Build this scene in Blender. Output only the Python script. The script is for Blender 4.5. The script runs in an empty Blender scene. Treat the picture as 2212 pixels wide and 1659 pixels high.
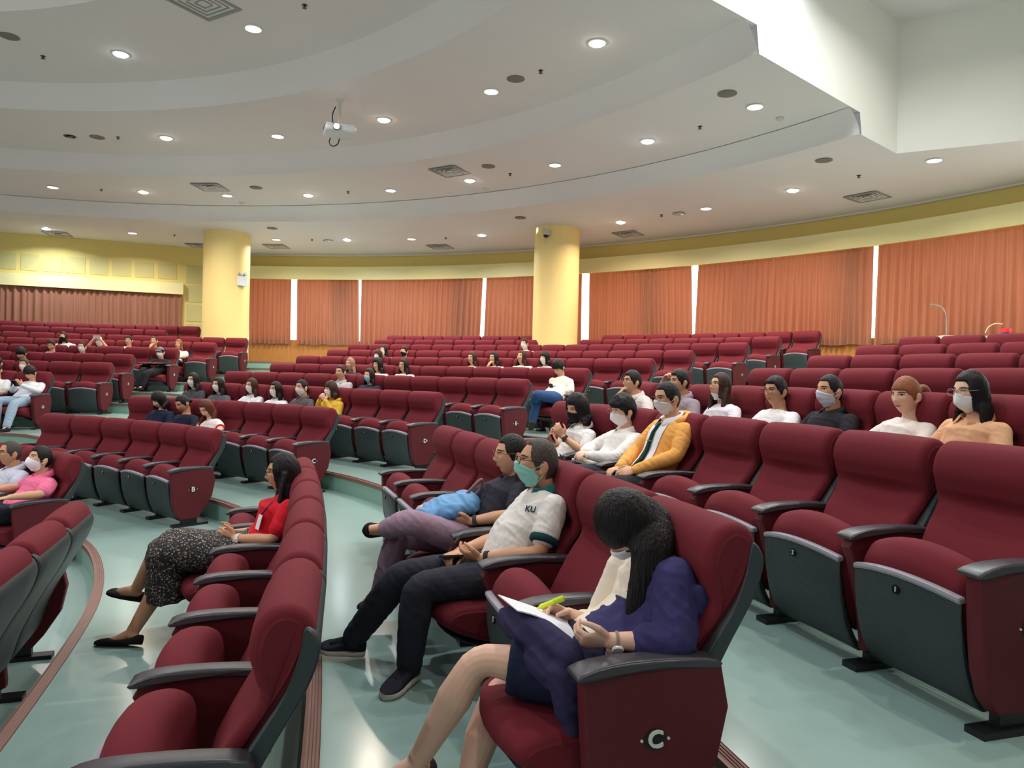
import bpy, bmesh, math, random
import numpy as np
from mathutils import Vector, Matrix, noise
random.seed(7)
SC = bpy.context.scene
COL = SC.collection
# ------------------------------------------------------------------ camera
CZ = 1.72                      # eye height above the floor of row A
FPX, PITCH, ROLL = 1562.64, -0.0122, 0.0234
cam_data = bpy.data.cameras.new('camera')
cam_data.sensor_width = 36.0
cam_data.lens = FPX / 2212 * 36.0
cam_data.clip_start = 0.05
cam_data.clip_end = 200
cam = bpy.data.objects.new('camera', cam_data)
COL.objects.link(cam)
_f = Vector((0, math.cos(PITCH), math.sin(PITCH)))
_u0 = Vector((0, -math.sin(PITCH), math.cos(PITCH)))
_r = Vector((1, 0, 0)) * math.cos(ROLL) + _u0 * math.sin(ROLL)
_u = -Vector((1, 0, 0)) * math.sin(ROLL) + _u0 * math.cos(ROLL)
cam.matrix_world = Matrix(((_r.x, _u.x, -_f.x, 0), (_r.y, _u.y, -_f.y, 0), (_r.z, _u.z, -_f.z, CZ), (0, 0, 0, 1)))
SC.camera = cam
# ------------------------------------------------------------------ world, exposure
SC.view_settings.view_transform = 'Standard'
SC.view_settings.look = 'None'
SC.view_settings.gamma = 1.0
SC.view_settings.use_curve_mapping = False
SC.view_settings.exposure = 0.34
SC.cycles.use_denoising = True
SC.cycles.adaptive_threshold = 0.03
SC.cycles.max_bounces = 6
SC.cycles.diffuse_bounces = 4
SC.cycles.glossy_bounces = 3
SC.cycles.sample_clamp_indirect = 4.0
W = bpy.data.worlds.new('hall_light')
W.use_nodes = True
W.node_tree.nodes['Background'].inputs[0].default_value = (0.93, 0.97, 1.0, 1)
W.node_tree.nodes['Background'].inputs[1].default_value = 0.20
SC.world = W
LAMP_W = 40.0                  # watts of one ceiling downlight

# ------------------------------------------------------------------ helpers
def srgb(r, g, b):
    f = lambda c: (c / 255 / 12.92) if c / 255 <= 0.04045 else ((c / 255 + 0.055) / 1.055) ** 2.4
    return (f(r), f(g), f(b), 1)

def mat(name, col, rough=0.6, noise_amt=0.12, noise_scale=20, bump=0.0, bump_scale=200, metal=0.0, sheen=0.0, spec=0.5, emit=None, strength=0, stretch=None):
    m = bpy.data.materials.new(name)
    m.use_nodes = True
    nt = m.node_tree
    b = nt.nodes['Principled BSDF']
    if len(col) == 3: col = srgb(*col)
    b.inputs['Base Color'].default_value = col
    b.inputs['Roughness'].default_value = rough
    b.inputs['Metallic'].default_value = metal
    b.inputs['Specular IOR Level'].default_value = spec
    if sheen:
        b.inputs['Sheen Weight'].default_value = sheen
        b.inputs['Sheen Roughness'].default_value = 0.5
        b.inputs['Sheen Tint'].default_value = col
    tc = nt.nodes.new('ShaderNodeTexCoord')
    vec = tc.outputs['Object']
    if stretch:
        mp = nt.nodes.new('ShaderNodeMapping')
        mp.inputs['Scale'].default_value = stretch
        nt.links.new(vec, mp.inputs['Vector']); vec = mp.outputs[0]
    if noise_amt:
        n = nt.nodes.new('ShaderNodeTexNoise')
        n.inputs['Scale'].default_value = noise_scale
        n.inputs['Detail'].default_value = 3
        nt.links.new(vec, n.inputs['Vector'])
        mx = nt.nodes.new('ShaderNodeMix'); mx.data_type = 'RGBA'
        mx.inputs['A'].default_value = tuple(c * (1 - noise_amt) for c in col[:3]) + (1,)
        mx.inputs['B'].default_value = tuple(min(1, c * (1 + noise_amt)) for c in col[:3]) + (1,)
        nt.links.new(n.outputs['Fac'], mx.inputs['Factor'])
        nt.links.new(mx.outputs['Result'], b.inputs['Base Color'])
    if bump:
        n2 = nt.nodes.new('ShaderNodeTexNoise')
        n2.inputs['Scale'].default_value = bump_scale
        nt.links.new(vec, n2.inputs['Vector'])
        bp = nt.nodes.new('ShaderNodeBump')
        bp.inputs['Strength'].default_value = bump
        bp.inputs['Distance'].default_value = 0.01
        nt.links.new(n2.outputs['Fac'], bp.inputs['Height'])
        nt.links.new(bp.outputs[0], b.inputs['Normal'])
    if emit:
        b.inputs['Emission Color'].default_value = emit
        b.inputs['Emission Strength'].default_value = strength
    return m

def link(name, me, m=None, parent=None, smooth=True, ang=None):
    if m is not None:
        for mm in (m if isinstance(m, (list, tuple)) else [m]): me.materials.append(mm)
    o = bpy.data.objects.new(name, me)
    COL.objects.link(o)
    if parent is not None: o.parent = parent
    if smooth:
        me.polygons.foreach_set('use_smooth', [len(q.vertices) < 13 for q in me.polygons])
        if ang is not None:
            bm = bmesh.new(); bm.from_mesh(me)
            for e in bm.edges:
                if len(e.link_faces) == 2 and e.calc_face_angle(0) > ang: e.smooth = False
            bm.to_mesh(me); bm.free()
    return o

def mesh(vs, fs):
    me = bpy.data.meshes.new('m')
    me.from_pydata([tuple(v) for v in vs], [], fs)
    me.update()
    return me

class MB:
    """collects shapes and links them as one mesh"""
    def __init__(s): s.v, s.f, s.mi = [], [], []
    def add(s, vs, fs, mi=0):
        n = len(s.v)
        s.v += [tuple(v) for v in vs]
        s.f += [tuple(i + n for i in f) for f in fs]
        s.mi += [mi] * len(fs)
        return s
    def box(s, c, d, rz=0, mi=0, M=None):
        vs = []
        for z in (-1, 1):
            for x, y in ((-1, -1), (1, -1), (1, 1), (-1, 1)):
                v = Vector((x * d[0] / 2, y * d[1] / 2, z * d[2] / 2))
                if rz: v.rotate(Matrix.Rotation(rz, 3, 'Z'))
                if M is not None: v = M @ v
                vs.append(Vector(c) + v)
        return s.add(vs, [(3, 2, 1, 0), (4, 5, 6, 7), (0, 1, 5, 4), (1, 2, 6, 5), (2, 3, 7, 6), (3, 0, 4, 7)], mi)
    def tube(s, pts, rad, n=8, mi=0, cap=True):
        pts = [Vector(p) for p in pts]
        if not hasattr(rad, '__len__'): rad = [rad] * len(pts)
        return s.loft(tube_rings(pts, rad, n), cap, mi)
    def loft(s, rings, cap=True, mi=0):
        n = len(rings[0]); vs = []; fs = []
        for r in rings: vs += list(r)
        for k in range(len(rings) - 1):
            for i in range(n):
                j = (i + 1) % n
                fs.append((k * n + i, k * n + j, (k + 1) * n + j, (k + 1) * n + i))
        if cap:
            fs.append(tuple(range(n - 1, -1, -1)))
            fs.append(tuple(range((len(rings) - 1) * n, len(rings) * n)))
        return s.add(vs, fs, mi)
    def lathe(s, prof, c=(0, 0, 0), n=24, mi=0, M=None):
        rings = []
        for r, z in prof:
            ring = [Vector((r * math.cos(2 * math.pi * i / n), r * math.sin(2 * math.pi * i / n), z)) for i in range(n)]
            if M is not None: ring = [M @ v for v in ring]
            rings.append([v + Vector(c) for v in ring])
        return s.loft(rings, True, mi)
    def ell(s, c, r, M=None, nu=16, nv=10, mi=0):
        prof = [(math.sin(math.pi * k / nv), -math.cos(math.pi * k / nv)) for k in range(nv + 1)]
        prof[0] = (1e-4, -1); prof[-1] = (1e-4, 1)
        rings = []
        for a, z in prof:
            ring = []
            for i in range(nu):
                v = Vector((a * math.cos(2 * math.pi * i / nu) * r[0], a * math.sin(2 * math.pi * i / nu) * r[1], z * r[2]))
                if M is not None: v = M @ v
                ring.append(v + Vector(c))
            rings.append(ring)
        return s.loft(rings, True, mi)
    def mesh(s):
        me = mesh(s.v, s.f)
        if any(s.mi): me.polygons.foreach_set('material_index', s.mi)
        return me
    def build(s, name, m, parent=None, smooth=True, ang=0.6):
        return link(name, s.mesh(), m, parent, smooth, ang)

def tube_rings(pts, rad, n=8, up=None):
    pts = [Vector(p) for p in pts]
    rings = []; ref = None
    for i, p in enumerate(pts):
        a = pts[max(0, i - 1)]; b = pts[min(len(pts) - 1, i + 1)]
        t = (b - a)
        t = t.normalized() if t.length > 1e-9 else Vector((0, 0, 1))
        if ref is None:
            ref = Vector(up) if up is not None else (Vector((1, 0, 0)) if abs(t.x) < 0.8 else Vector((0, 1, 0)))
        u = (ref - t * ref.dot(t))
        u = u.normalized() if u.length > 1e-6 else t.orthogonal().normalized()
        ref = u
        w = t.cross(u)
        r = rad[i]
        ru, rw = (r if hasattr(r, '__len__') else (r, r))
        rings.append([p + u * (ru * math.cos(2 * math.pi * k / n)) + w * (rw * math.sin(2 * math.pi * k / n)) for k in range(n)])
    return rings

def cat(points, per=4, closed=True):
    """Catmull-Rom through 2-D/3-D control points"""
    P = [np.array(p, float) for p in points]; n = len(P); out = []
    rng = range(n) if closed else range(n - 1)
    for i in rng:
        g = (lambda k: P[k % n]) if closed else (lambda k: P[min(max(k, 0), n - 1)])
        p0, p1, p2, p3 = g(i - 1), g(i), g(i + 1), g(i + 2)
        for k in range(per):
            t = k / per
            out.append(0.5 * ((2 * p1) + (-p0 + p2) * t + (2 * p0 - 5 * p1 + 4 * p2 - p3) * t * t + (-p0 + 3 * p1 - 3 * p2 + p3) * t ** 3))
    if not closed: out.append(P[-1])
    return out

def pillow(prof, hw, r=0.03, nr=4, nm=5, f=None, cx=0.0):
    """closed (y,z) profile swept along x with rounded ends -> verts, faces"""
    P = np.array(prof); n = len(P)
    T = np.roll(P, -1, 0) - np.roll(P, 1, 0)
    N = np.stack([T[:, 1], -T[:, 0]], 1); N /= np.linalg.norm(N, axis=1)[:, None] + 1e-9
    area = 0.5 * np.sum(P[:, 0] * np.roll(P[:, 1], -1) - np.roll(P[:, 0], -1) * P[:, 1])
    if area < 0: N = -N
    secs = []
    for k in range(nr + 1):
        a = math.pi / 2 * k / nr
        secs.append((-hw + r - r * math.cos(a), r * (1 - math.sin(a))))
    for k in range(1, nm): secs.append((-hw + r + (2 * hw - 2 * r) * k / nm, 0))
    for k in range(nr, -1, -1):
        a = math.pi / 2 * k / nr
        secs.append((hw - r + r * math.cos(a), r * (1 - math.sin(a))))
    vs = []; fs = []
    for x, e in secs:
        Q = P - N * e
        for y, z in Q:
            v = (x + cx, y, z)
            vs.append(f(*v) if f else v)
    m = len(secs)
    for k in range(m - 1):
        for i in range(n):
            j = (i + 1) % n
            q = (k * n + i, (k + 1) * n + i, (k + 1) * n + j, k * n + j)
            fs.append(q if area > 0 else q[::-1])
    fs.append(tuple(range(n)) if area < 0 else tuple(range(n - 1, -1, -1)))
    fs.append(tuple(range((m - 1) * n, m * n))[::-1] if area < 0 else tuple(range((m - 1) * n, m * n)))
    return vs, fs

def empty(name, loc, rz=0.0):
    o = bpy.data.objects.new(name, None)
    o.empty_display_size = 0.1
    COL.objects.link(o)
    o.location = loc; o.rotation_euler = (0, 0, rz)
    return o

def tag(o, label=None, cat_=None, group=None, kind=None):
    if label: o['label'] = label
    if cat_: o['category'] = cat_
    if group: o['group'] = group
    if kind: o['kind'] = kind
    return o

def kids(o): return [c for c in o.children]
def copy_tree(o, parent=None, skip=()):
    c = o.copy(); COL.objects.link(c)
    if parent is not None: c.parent = parent
    for ch in kids(o):
        if ch.name.split('.')[0] in skip: continue
        copy_tree(ch, c, skip)
    return c

def textmesh(s, size, depth=0.002):
    cu = bpy.data.curves.new('t', 'FONT')
    cu.body = s; cu.size = size; cu.align_x = 'CENTER'; cu.align_y = 'CENTER'; cu.extrude = depth; cu.resolution_u = 3
    cu.offset = size * 0.02
    o = bpy.data.objects.new('t', cu); COL.objects.link(o)
    dg = bpy.context.evaluated_depsgraph_get()
    me = bpy.data.meshes.new_from_object(o.evaluated_get(dg))
    bpy.data.objects.remove(o); bpy.data.curves.remove(cu)
    return me

def ray(px, py):
    """direction from the eye through a pixel of the 2212x1659 photograph, scaled to depth 1"""
    a = px - 1106; b = py - 829.5
    X = (a * math.cos(ROLL) + b * math.sin(ROLL)) / FPX
    Y = -(-a * math.sin(ROLL) + b * math.cos(ROLL)) / FPX
    return Vector((X, math.cos(PITCH) - Y * math.sin(PITCH), math.sin(PITCH) + Y * math.cos(PITCH)))
EYE = Vector((0, 0, CZ))
# ------------------------------------------------------------------ seating geometry (plan)
S = 0.57                                        # seat pitch along a row
LET = 'ABCDEFGHIJK'
ZC = [-0.80, -0.6124, -0.4179, -0.2314, -0.05, 0.1219, 0.3035, 0.4827, 0.6642, 0.8397, 1.0152]
FZ = [z + CZ - 0.92 for z in ZC]                # platform heights of rows A..K
RC = (-9.003, 0.5165)                           # centre of the seating arcs
R0, DR = 7.8194, 1.259
NEAR = {0: (-1.985, 2.665, 1.87), 1: (-0.5413, 1.8399, 1.7867), 2: (0.6884, 2.0699, 1.8234), 3: (1.8411, 3.0468, 1.8691), 4: (2.6338, 4.2589, 1.8433),
        5: (3.276, 5.2125, 1.91), 6: (4.5604, 6.4748, 2.0265), 7: (5.4067, 8.0033, 2.1033), 8: (6.143, 9.3789, 2.1253)}
TH2 = {0: 0.84, 1: 0.834, 2: 0.8223, 3: 0.7891, 4: 0.7683, 5: 0.7714, 6: 0.7559, 7: 0.763, 8: 0.7462, 9: 0.7488, 10: 0.7395}
FAR3 = {3: (-7.61, 11.99, 3.11), 4: (-7.281, 13.224, 3.146), 5: (-7.275, 13.945, 3.116), 6: (-7.073, 15.362, 3.124), 7: (-6.849, 16.783, 3.127), 8: (-6.651, 18.187, 3.111), 9: (-8.847, 18.549, 3.145), 10: (-8.51, 19.715, 3.12)}
RISE3 = 0.105                                   # the far left block sits slightly higher; the aisle floor ramps up to it
def floor_z(k, th):
    t = min(1, max(0, (th - 1.31) / 0.10)); return FZ[k] + RISE3 * t * t * (3 - 2 * t)

def crest(block, k, t):
    """point under the crest of the backs at t seats from the row's near end, and the row's heading"""
    if block == 1:
        x0, y0, h = NEAR[k]; kap = 1 / (30.99 + k * DR); s = t * S
        return x0 + (math.sin(h + kap * s) - math.sin(h)) / kap, y0 - (math.cos(h + kap * s) - math.cos(h)) / kap, h + kap * s
    if block == 3:
        x0, y0, h = FAR3[k]; kap = 0.0614; s = t * S
        return x0 + (math.sin(h + kap * s) - math.sin(h)) / kap, y0 - (math.cos(h + kap * s) - math.cos(h)) / kap, h + kap * s
    rho = R0 + k * DR
    a = TH2[k] + t * S / rho
    return RC[0] + rho * math.cos(a), RC[1] + rho * math.sin(a), a + math.pi / 2

N1 = {0: (-1, 3), 1: (0, 6), 2: (0, 7), 3: (-1, 7), 4: (-1, 7), 5: (-1, 4), 6: (-1, 4), 7: (-1, 3), 8: (-1, 2)}
N2 = {0: 3, 1: 6, 2: 7, 3: 9, 4: 11, 5: 12, 6: 14, 7: 15, 8: 17, 9: 18, 10: 20}
N3 = {3: 3, 4: 5, 5: 6, 6: 8, 7: 9, 8: 11, 9: 8, 10: 9}

# platform edges: polar radius of the crest curve of each row about RC
THG = np.linspace(-0.9, 2.5, 171)
def edge_curve(k):
    th = []; rh = []
    if k in NEAR:
        for t in np.linspace(-11, N1[k][1] + 0.3, 40):
            x, y, _ = crest(1, k, t)
            th.append(math.atan2(y - RC[1], x - RC[0])); rh.append(math.hypot(x - RC[0], y - RC[1]))
    else:
        for t in np.linspace(-11, 3, 40):
            x, y, h = crest(1, 8, t); d = (k - 8) * DR
            x += math.sin(h) * d; y -= math.cos(h) * d
            th.append(math.atan2(y - RC[1], x - RC[0])); rh.append(math.hypot(x - RC[0], y - RC[1]))
    m = max(th)
    for a in np.linspace(max(TH2[k] - 0.02, m + 0.05), 2.6, 60):
        if k >= 3 and a > 1.34: break
        th.append(a); rh.append(R0 + k * DR)
    if k >= 3:
        for t in np.linspace(-0.2, 14, 30):
            x, y, _ = crest(3, k, t)
            th.append(math.atan2(y - RC[1], x - RC[0])); rh.append(math.hypot(x - RC[0], y - RC[1]))
    o = np.argsort(th)
    r = np.interp(THG, np.array(th)[o], np.array(rh)[o])
    for _ in range(6): r[1:-1] = (r[:-2] + 2 * r[1:-1] + r[2:]) / 4
    return r
EDGE = [edge_curve(k) for k in range(11)]

def strip(r0, r1, z0, z1, c, th):
    vs = []; fs = []; n = len(th)
    for i, a in enumerate(th):
        q0 = r0[i] if hasattr(r0, '__len__') else r0
        q1 = r1[i] if hasattr(r1, '__len__') else r1
        za = z0[i] if hasattr(z0, '__len__') else z0
        zb = z1[i] if hasattr(z1, '__len__') else z1
        vs += [(c[0] + q0 * math.cos(a), c[1] + q0 * math.sin(a), za), (c[0] + q1 * math.cos(a), c[1] + q1 * math.sin(a), zb)]
    for i in range(n - 1): fs.append((2 * i, 2 * i + 1, 2 * i + 3, 2 * i + 2))
    return vs, fs

# floor vinyl: pale green with long worn streaks
M_floor = mat('green_vinyl', (148, 174, 168), 0.18, 0.12, 1.1, 0.04, 3.0, spec=0.55)
M_riser = mat('riser_paint', (128, 164, 150), 0.4, 0.06, 4)
M_nose = mat('brown_nosing', (122, 84, 74), 0.5, 0.1, 30)
M_ceil = mat('ceiling_paint', (228, 220, 219), 0.85, 0.015, 2)
M_white = mat('white_wall_paint', (238, 236, 226), 0.8, 0.02, 2)
M_yellow = mat('yellow_wall_paint', (228, 208, 128), 0.75, 0.03, 3)
M_cream = mat('cream_paint', (240, 228, 168), 0.7, 0.02, 3)
M_pillar = mat('pillar_paint', (250, 224, 150), 0.55, 0.02, 2)
M_panelhole = mat('perforated_panel', (205, 194, 132), 0.8, 0.1, 60)
M_wood = mat('wood_panel', (186, 122, 62), 0.45, 0.22, 6, stretch=(6, 6, 0.6))
M_skirt = mat('skirting_white', (225, 220, 200), 0.5, 0.03, 5)

def build_floor():
    for k in range(11):
        inner = EDGE[k - 1] if k else np.full(len(THG), 3.0)
        outer = EDGE[k] if k < 10 else np.full(len(THG), 26.0)
        mb = MB(); F = np.array([floor_z(k, a) for a in THG]); mb.add(*strip(inner, outer, F, F, RC, THG))
        tag(mb.build('floor', M_floor, smooth=False), kind='structure')
        if k:
            mb = MB(); v, f = strip(inner, inner, np.array([floor_z(k - 1, a) for a in THG]) - 0.02, F, RC, THG)
            mb.add(v, f); tag(mb.build('trim_riser', M_riser), kind='structure')
            mb = MB()
            prof = [(-0.012, -0.03), (-0.012, 0.006)] + [(0.0 + 0.012 * j + d, 0.006 - (0.003 if d > 0.006 else 0)) for j in range(4) for d in (0.0, 0.008, 0.009, 0.0115)] + [(0.05, 0.006), (0.05, 0.0)]
            for (a0, b0), (a1, b1) in zip(prof[:-1], prof[1:]):
                mb.add(*strip(inner + a0, inner + a1, F + b0, F + b1, RC, THG))
            tag(mb.build('trim_nosing', M_nose, smooth=False), kind='structure')
build_floor()

# ------------------------------------------------------------------ ceiling
CC = (-7.845, 3.101)
RR = [6.78, 9.464, 12.283, 14.846]
WALL_R = 18.9
def ceil_z(r):
    """height of the stepped ceiling at distance r from its centre"""
    if r < RR[0]: z = 5.10
    elif r < RR[1]: z = 4.75
    elif r < RR[2]: z = 4.39
    elif r < RR[3]: z = 4.05 - 0.105 * (r - RR[2]) / (RR[3] - RR[2])
    else: z = 3.634 - 0.15 * (r - RR[3]) / (WALL_R - RR[3])
    return z + CZ
VA, VB, VC = Vector((2.218, 8.418)), Vector((5.90, 11.304)), Vector((7.302, 10.48))
d1 = (VB - VA).normalized(); d2 = (VC - VB).normalized()
V0 = VA - d1 * 14; VD = VB + d2 * 9
TH = np.linspace(-1.2, 3.4, 240)
def clip(bm, co, no):
    bmesh.ops.bisect_plane(bm, geom=bm.verts[:] + bm.edges[:] + bm.faces[:], plane_co=co, plane_no=no, clear_outer=True)
n1 = Vector((d1.y, -d1.x, 0))                    # to the right of the radial bulkhead
n2 = Vector((-d2.y, d2.x, 0))                    # beyond the second bulkhead
if n2.y < 0: n2 = -n2
def ring_mesh(r0, r1, z0, z1, beyond=False, cove=False):
    out = MB()
    for part in ((0, 1) if beyond else (0,)):
        bm = bmesh.new()
        if cove:
            steps = [(r0, z0, r0 + 0.0, z0 + (z1 - z0) * 0.0)]
            segs = []
            n = 5
            for i in range(n):
                a0, a1 = i / n, (i + 1) / n
                q = lambda a: (r0 - 0.30 * a ** 1.8, z0 + (z1 - z0) * a)
                segs.append((*q(a0), *q(a1)))
        else: segs = [(r0, z0, r1, z1)]
        for (ra, za, rb, zb) in segs:
            v, f = strip(ra, rb, za, zb, CC, TH)
            bv = [bm.verts.new(p) for p in v]
            for q in f: bm.faces.new([bv[i] for i in q])
        bmesh.ops.remove_doubles(bm, verts=bm.verts, dist=1e-5)
        if part == 0: clip(bm, (VB.x, VB.y, 0), n1)
        else:
            clip(bm, (VB.x, VB.y, 0), -n1); clip(bm, (VB.x, VB.y, 0), -n2)
        bm.normal_update()
        me = bpy.data.meshes.new('r'); bm.to_mesh(me); bm.free()
        out.add([v.co[:] for v in me.vertices], [tuple(p.vertices) for p in me.polygons])
        bpy.data.meshes.remove(me)
    return out
eps = 1e-4
for i, (a, b) in enumerate([(0.3, RR[0]), (RR[0], RR[1]), (RR[1], RR[2]), (RR[2], RR[3]), (RR[3], WALL_R + 0.4)]):
    o = ring_mesh(a, b, ceil_z(a + eps), ceil_z(b - eps), beyond=(i == 4)).build('ceiling', M_ceil)
    tag(o, kind='structure')
for r in RR:
    o = ring_mesh(r, r, ceil_z(r + eps), ceil_z(r - eps), cove=True).build('trim_ceiling_step', M_ceil)
    tag(o, kind='structure')
# the raised bay on the right: two white bulkheads and its own lid
VTOP = 5.62 + CZ
def bulkhead():
    mb = MB()
    L = (VB - V0).length; ts = [0]
    n = 300; prev = None
    pts = []
    for i in range(n + 1):
        p = V0 + d1 * (L * i / n)
        pts.append((p, ceil_z((p - Vector(CC)).length)))
    vs = []; fs = []
    for p, z in pts: vs += [(p.x, p.y, z - 0.002), (p.x, p.y, VTOP)]
    for i in range(n): fs.append((2 * i, 2 * i + 2, 2 * i + 3, 2 * i + 1))
    mb.add(vs, fs)
    return mb
tag(bulkhead().build('wall_bulkhead', M_white, smooth=False), kind='structure')
mb = MB(); vs = []; fs = []
for i in range(41):
    p = VB + d2 * (9 * i / 40); z = ceil_z((p - Vector(CC)).length)
    vs += [(p.x, p.y, z - 0.002), (p.x, p.y, VTOP)]
for i in range(40): fs.append((2 * i, 2 * i + 2, 2 * i + 3, 2 * i + 1))
mb.add(vs, fs); tag(mb.build('wall_bulkhead_back', M_white, smooth=False), kind='structure')
mb = MB(); mb.add([(V0.x, V0.y, VTOP), (VB.x, VB.y, VTOP), (VD.x, VD.y, VTOP), (V0.x + 12, V0.y - 4, VTOP)], [(0, 1, 2, 3)])
tag(mb.build('ceiling', M_ceil, smooth=False), kind='structure')

# ------------------------------------------------------------------ outer wall
WT = np.linspace(0.0, 1.62, 120)                 # curved wall
WZ = {'ceil': 3.484 + CZ, 'pel1': 3.093 + CZ, 'pel0': 2.714 + CZ, 'cb': 0.807 + CZ, 'fl': FZ[10]}
def wall_strip(name, r0, r1, z0, z1, m, th=WT):
    mb = MB(); mb.add(*strip(r0, r1, z0, z1, CC, th)); return tag(mb.build(name, m), kind='structure')
wall_strip('wall_back', 18.9, 18.9, WZ['pel1'] - 0.05, WZ['ceil'] + 0.02, M_yellow)
wall_strip('trim_cornice', 18.86, 18.86, WZ['ceil'] - 0.04, WZ['ceil'] + 0.0, M_ceil)
mb = MB()
for a, b, c_, d_ in ((18.60, 18.60, WZ['pel0'], WZ['pel1']), (18.60, 18.9, WZ['pel1'], WZ['pel1']), (18.60, 18.66, WZ['pel0'], WZ['pel0'])):
    mb.add(*strip(a, b, c_, d_, CC, WT))
tag(mb.build('trim_pelmet', M_cream, ang=0.6), kind='structure')
wall_strip('wall_panelling', 18.80, 18.80, WZ['fl'], WZ['cb'] + 0.1, M_wood)
wall_strip('baseboard_back', 18.77, 18.77, WZ['fl'], WZ['fl'] + 0.06, M_skirt)
mb = MB()
for a, b, c_, d_ in ((18.80, 19.1, WZ['cb'] + 0.1, WZ['cb'] + 0.1), (19.1, 19.1, WZ['pel0'] - 0.1, WZ['pel1'])):
    mb.add(*strip(a, b, c_, d_, CC, WT))
tag(mb.build('trim_window_reveal', M_cream), kind='structure')
# daylight windows behind the curtains
M_day = mat('daylight_glass', (235, 240, 250), 0.2, 0, emit=(0.93, 0.96, 1.0, 1), strength=2.4)
M_frame = mat('window_frame', (120, 112, 100), 0.4, 0.05)
def arc_pts(r, th): return (CC[0] + r * math.cos(th), CC[1] + r * math.sin(th))
WIN = [(0.16, 0.40), (0.42, 0.66), (0.68, 0.92), (0.94, 1.22), (1.24, 1.42), (1.44, 1.61)]
for i, (a, b) in enumerate(WIN):
    th = np.linspace(a, b, 14)
    mb = MB(); mb.add(*strip(19.05, 19.05, WZ['cb'] + 0.1, WZ['pel0'] + 0.05, CC, th))
    w = mb.build('window_%d' % (i + 1), M_day); tag(w, kind='structure')
    mb = MB()
    for q in (a, (a + b) / 2, b):
        x, y = arc_pts(19.0, q); mb.box((x, y, (WZ['cb'] + 0.1 + WZ['pel0']) / 2), (0.05, 0.06, WZ['pel0'] - WZ['cb'] - 0.1), q)
    mb.build('window_frame', M_frame, w)

# flat left wall with perforated panels, pelmet box and its curtain
LA, LB = Vector((-8.99, 21.4)), Vector((-13.8, 19.6))
ld = (LB - LA).normalized(); ln = Vector((-ld.y, ld.x))
if ln.y > 0: ln = -ln                            # faces the hall
LP = LA - ld * 0.9
def lw(t, off=0.0): 
    p = LP + ld * t + ln * off
    return p
def flat(name, t0, t1, z0, z1, off, m, th=0.0, kind='structure', parent=None):
    mb = MB(); p = lw((t0 + t1) / 2, off + th / 2)
    mb.box((p.x, p.y, (z0 + z1) / 2), (t1 - t0, max(th, 0.004), z1 - z0), math.atan2(ld.y, ld.x))
    o = mb.build(name, m, parent, smooth=False)
    if kind: tag(o, kind=kind)
    return o
flat('wall_left', 0, 13, FZ[10] - 0.2, 5.3, -0.02, M_yellow, 0.02)
# ------------------------------------------------------------------ who sits where: (block,row,index), head pixel, builder options
WH = (232, 230, 228)
def V(*a): return Vector(a)
PEOPLE = []
def who(seat, head, occ, label, **k):
    SEATED[seat] = occ; PEOPLE.append((seat, head, label, k))
SEATED = {}
# --- four people nearest the camera
def j_navy(J):
    return dict(H=J(1358, 1128, 0.0), N=J(1418, 1195, 0.0), P=V(0, 0.08, 0.44), C=J(1448, 1310, 0.0), SL=J(1455, 1252, -0.14), SR=J(1345, 1222, 0.15),
                EL=J(1458, 1388, -0.235), WL=J(1318, 1384, -0.19), DL=V(0.22, 1, -0.02), nL=V(0.75, 0, 0.55), handL=((0.75, 0.8, 0.85, 0.9), 0.5),
                ER=J(1284, 1356, 0.19), WR=J(1228, 1328, 0.11), DR=V(-0.15, 0.9, 0.42), nR=V(-0.55, 0.25, -0.8), handR=((0.55, 0.7, 0.85, 0.95), 0.9),
                HPL=V(-0.09, 0.10, 0.44), KL=J(1032, 1420, 0.03), AL=J(905, 1640, 0.10), TL=J(840, 1690, 0.10), HPR=V(0.09, 0.10, 0.43), KR=J(1068, 1502, 0.13), AR=J(1000, 1730, 0.06), TR=J(930, 1760, 0.06))
def j_ku(J):
    return dict(H=J(1162, 1003, 0.0), N=J(1185, 1062, 0.0), P=J(1092, 1232, 0.0), C=J(1150, 1150, 0.0), SL=J(1197, 1096, -0.16), SR=J(1165, 1080, 0.16),
                EL=J(1166, 1196, -0.23), WL=J(1040, 1206, -0.08), DL=V(0.55, 0.85, 0.10), nL=V(0.5, -0.2, 0.6), handL=((0.5, 0.55, 0.6, 0.7), 0.7),
                ER=J(1082, 1160, 0.23), WR=J(992, 1192, 0.07), DR=V(-0.55, 0.7, -0.05), nR=V(-0.3, 0.2, -0.9), handR=((0.6, 0.75, 0.9, 1.0), 0.9),
                KL=J(903, 1268, -0.12), AL=J.onz(884, 1434, 0.085), TL=J.onz(832, 1502, 0.02), KR=J(868, 1240, 0.11), AR=J.onz(764, 1378, 0.095), TR=J.onz(694, 1398, 0.05))
def j_dark(J):
    return dict(H=J(1106, 984, 0.0), N=J(1118, 1036, 0.0), P=J(1035, 1168, 0.0), C=J(1092, 1100, 0.0), SL=J(1128, 1062, -0.15),
                EL=J(1108, 1112, -0.22), WL=J(1018, 1126, -0.12), DL=V(0.3, 0.95, -0.05), nL=V(0.6, 0.0, 0.5), handL=((0.5, 0.5, 0.55, 0.6), 0.4),
                ER=V(0.23, 0.06, 0.60), WR=V(0.10, 0.25, 0.62), DR=V(-0.6, 0.8, 0.0), nR=V(0, 0, -1),
                KL=J(888, 1126, -0.17), AL=J(836, 1142, 0.10), TL=J(788, 1146, 0.12), KR=J(858, 1160, 0.12), AR=J(822, 1280, 0.12), TR=J(775, 1310, 0.12))
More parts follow.
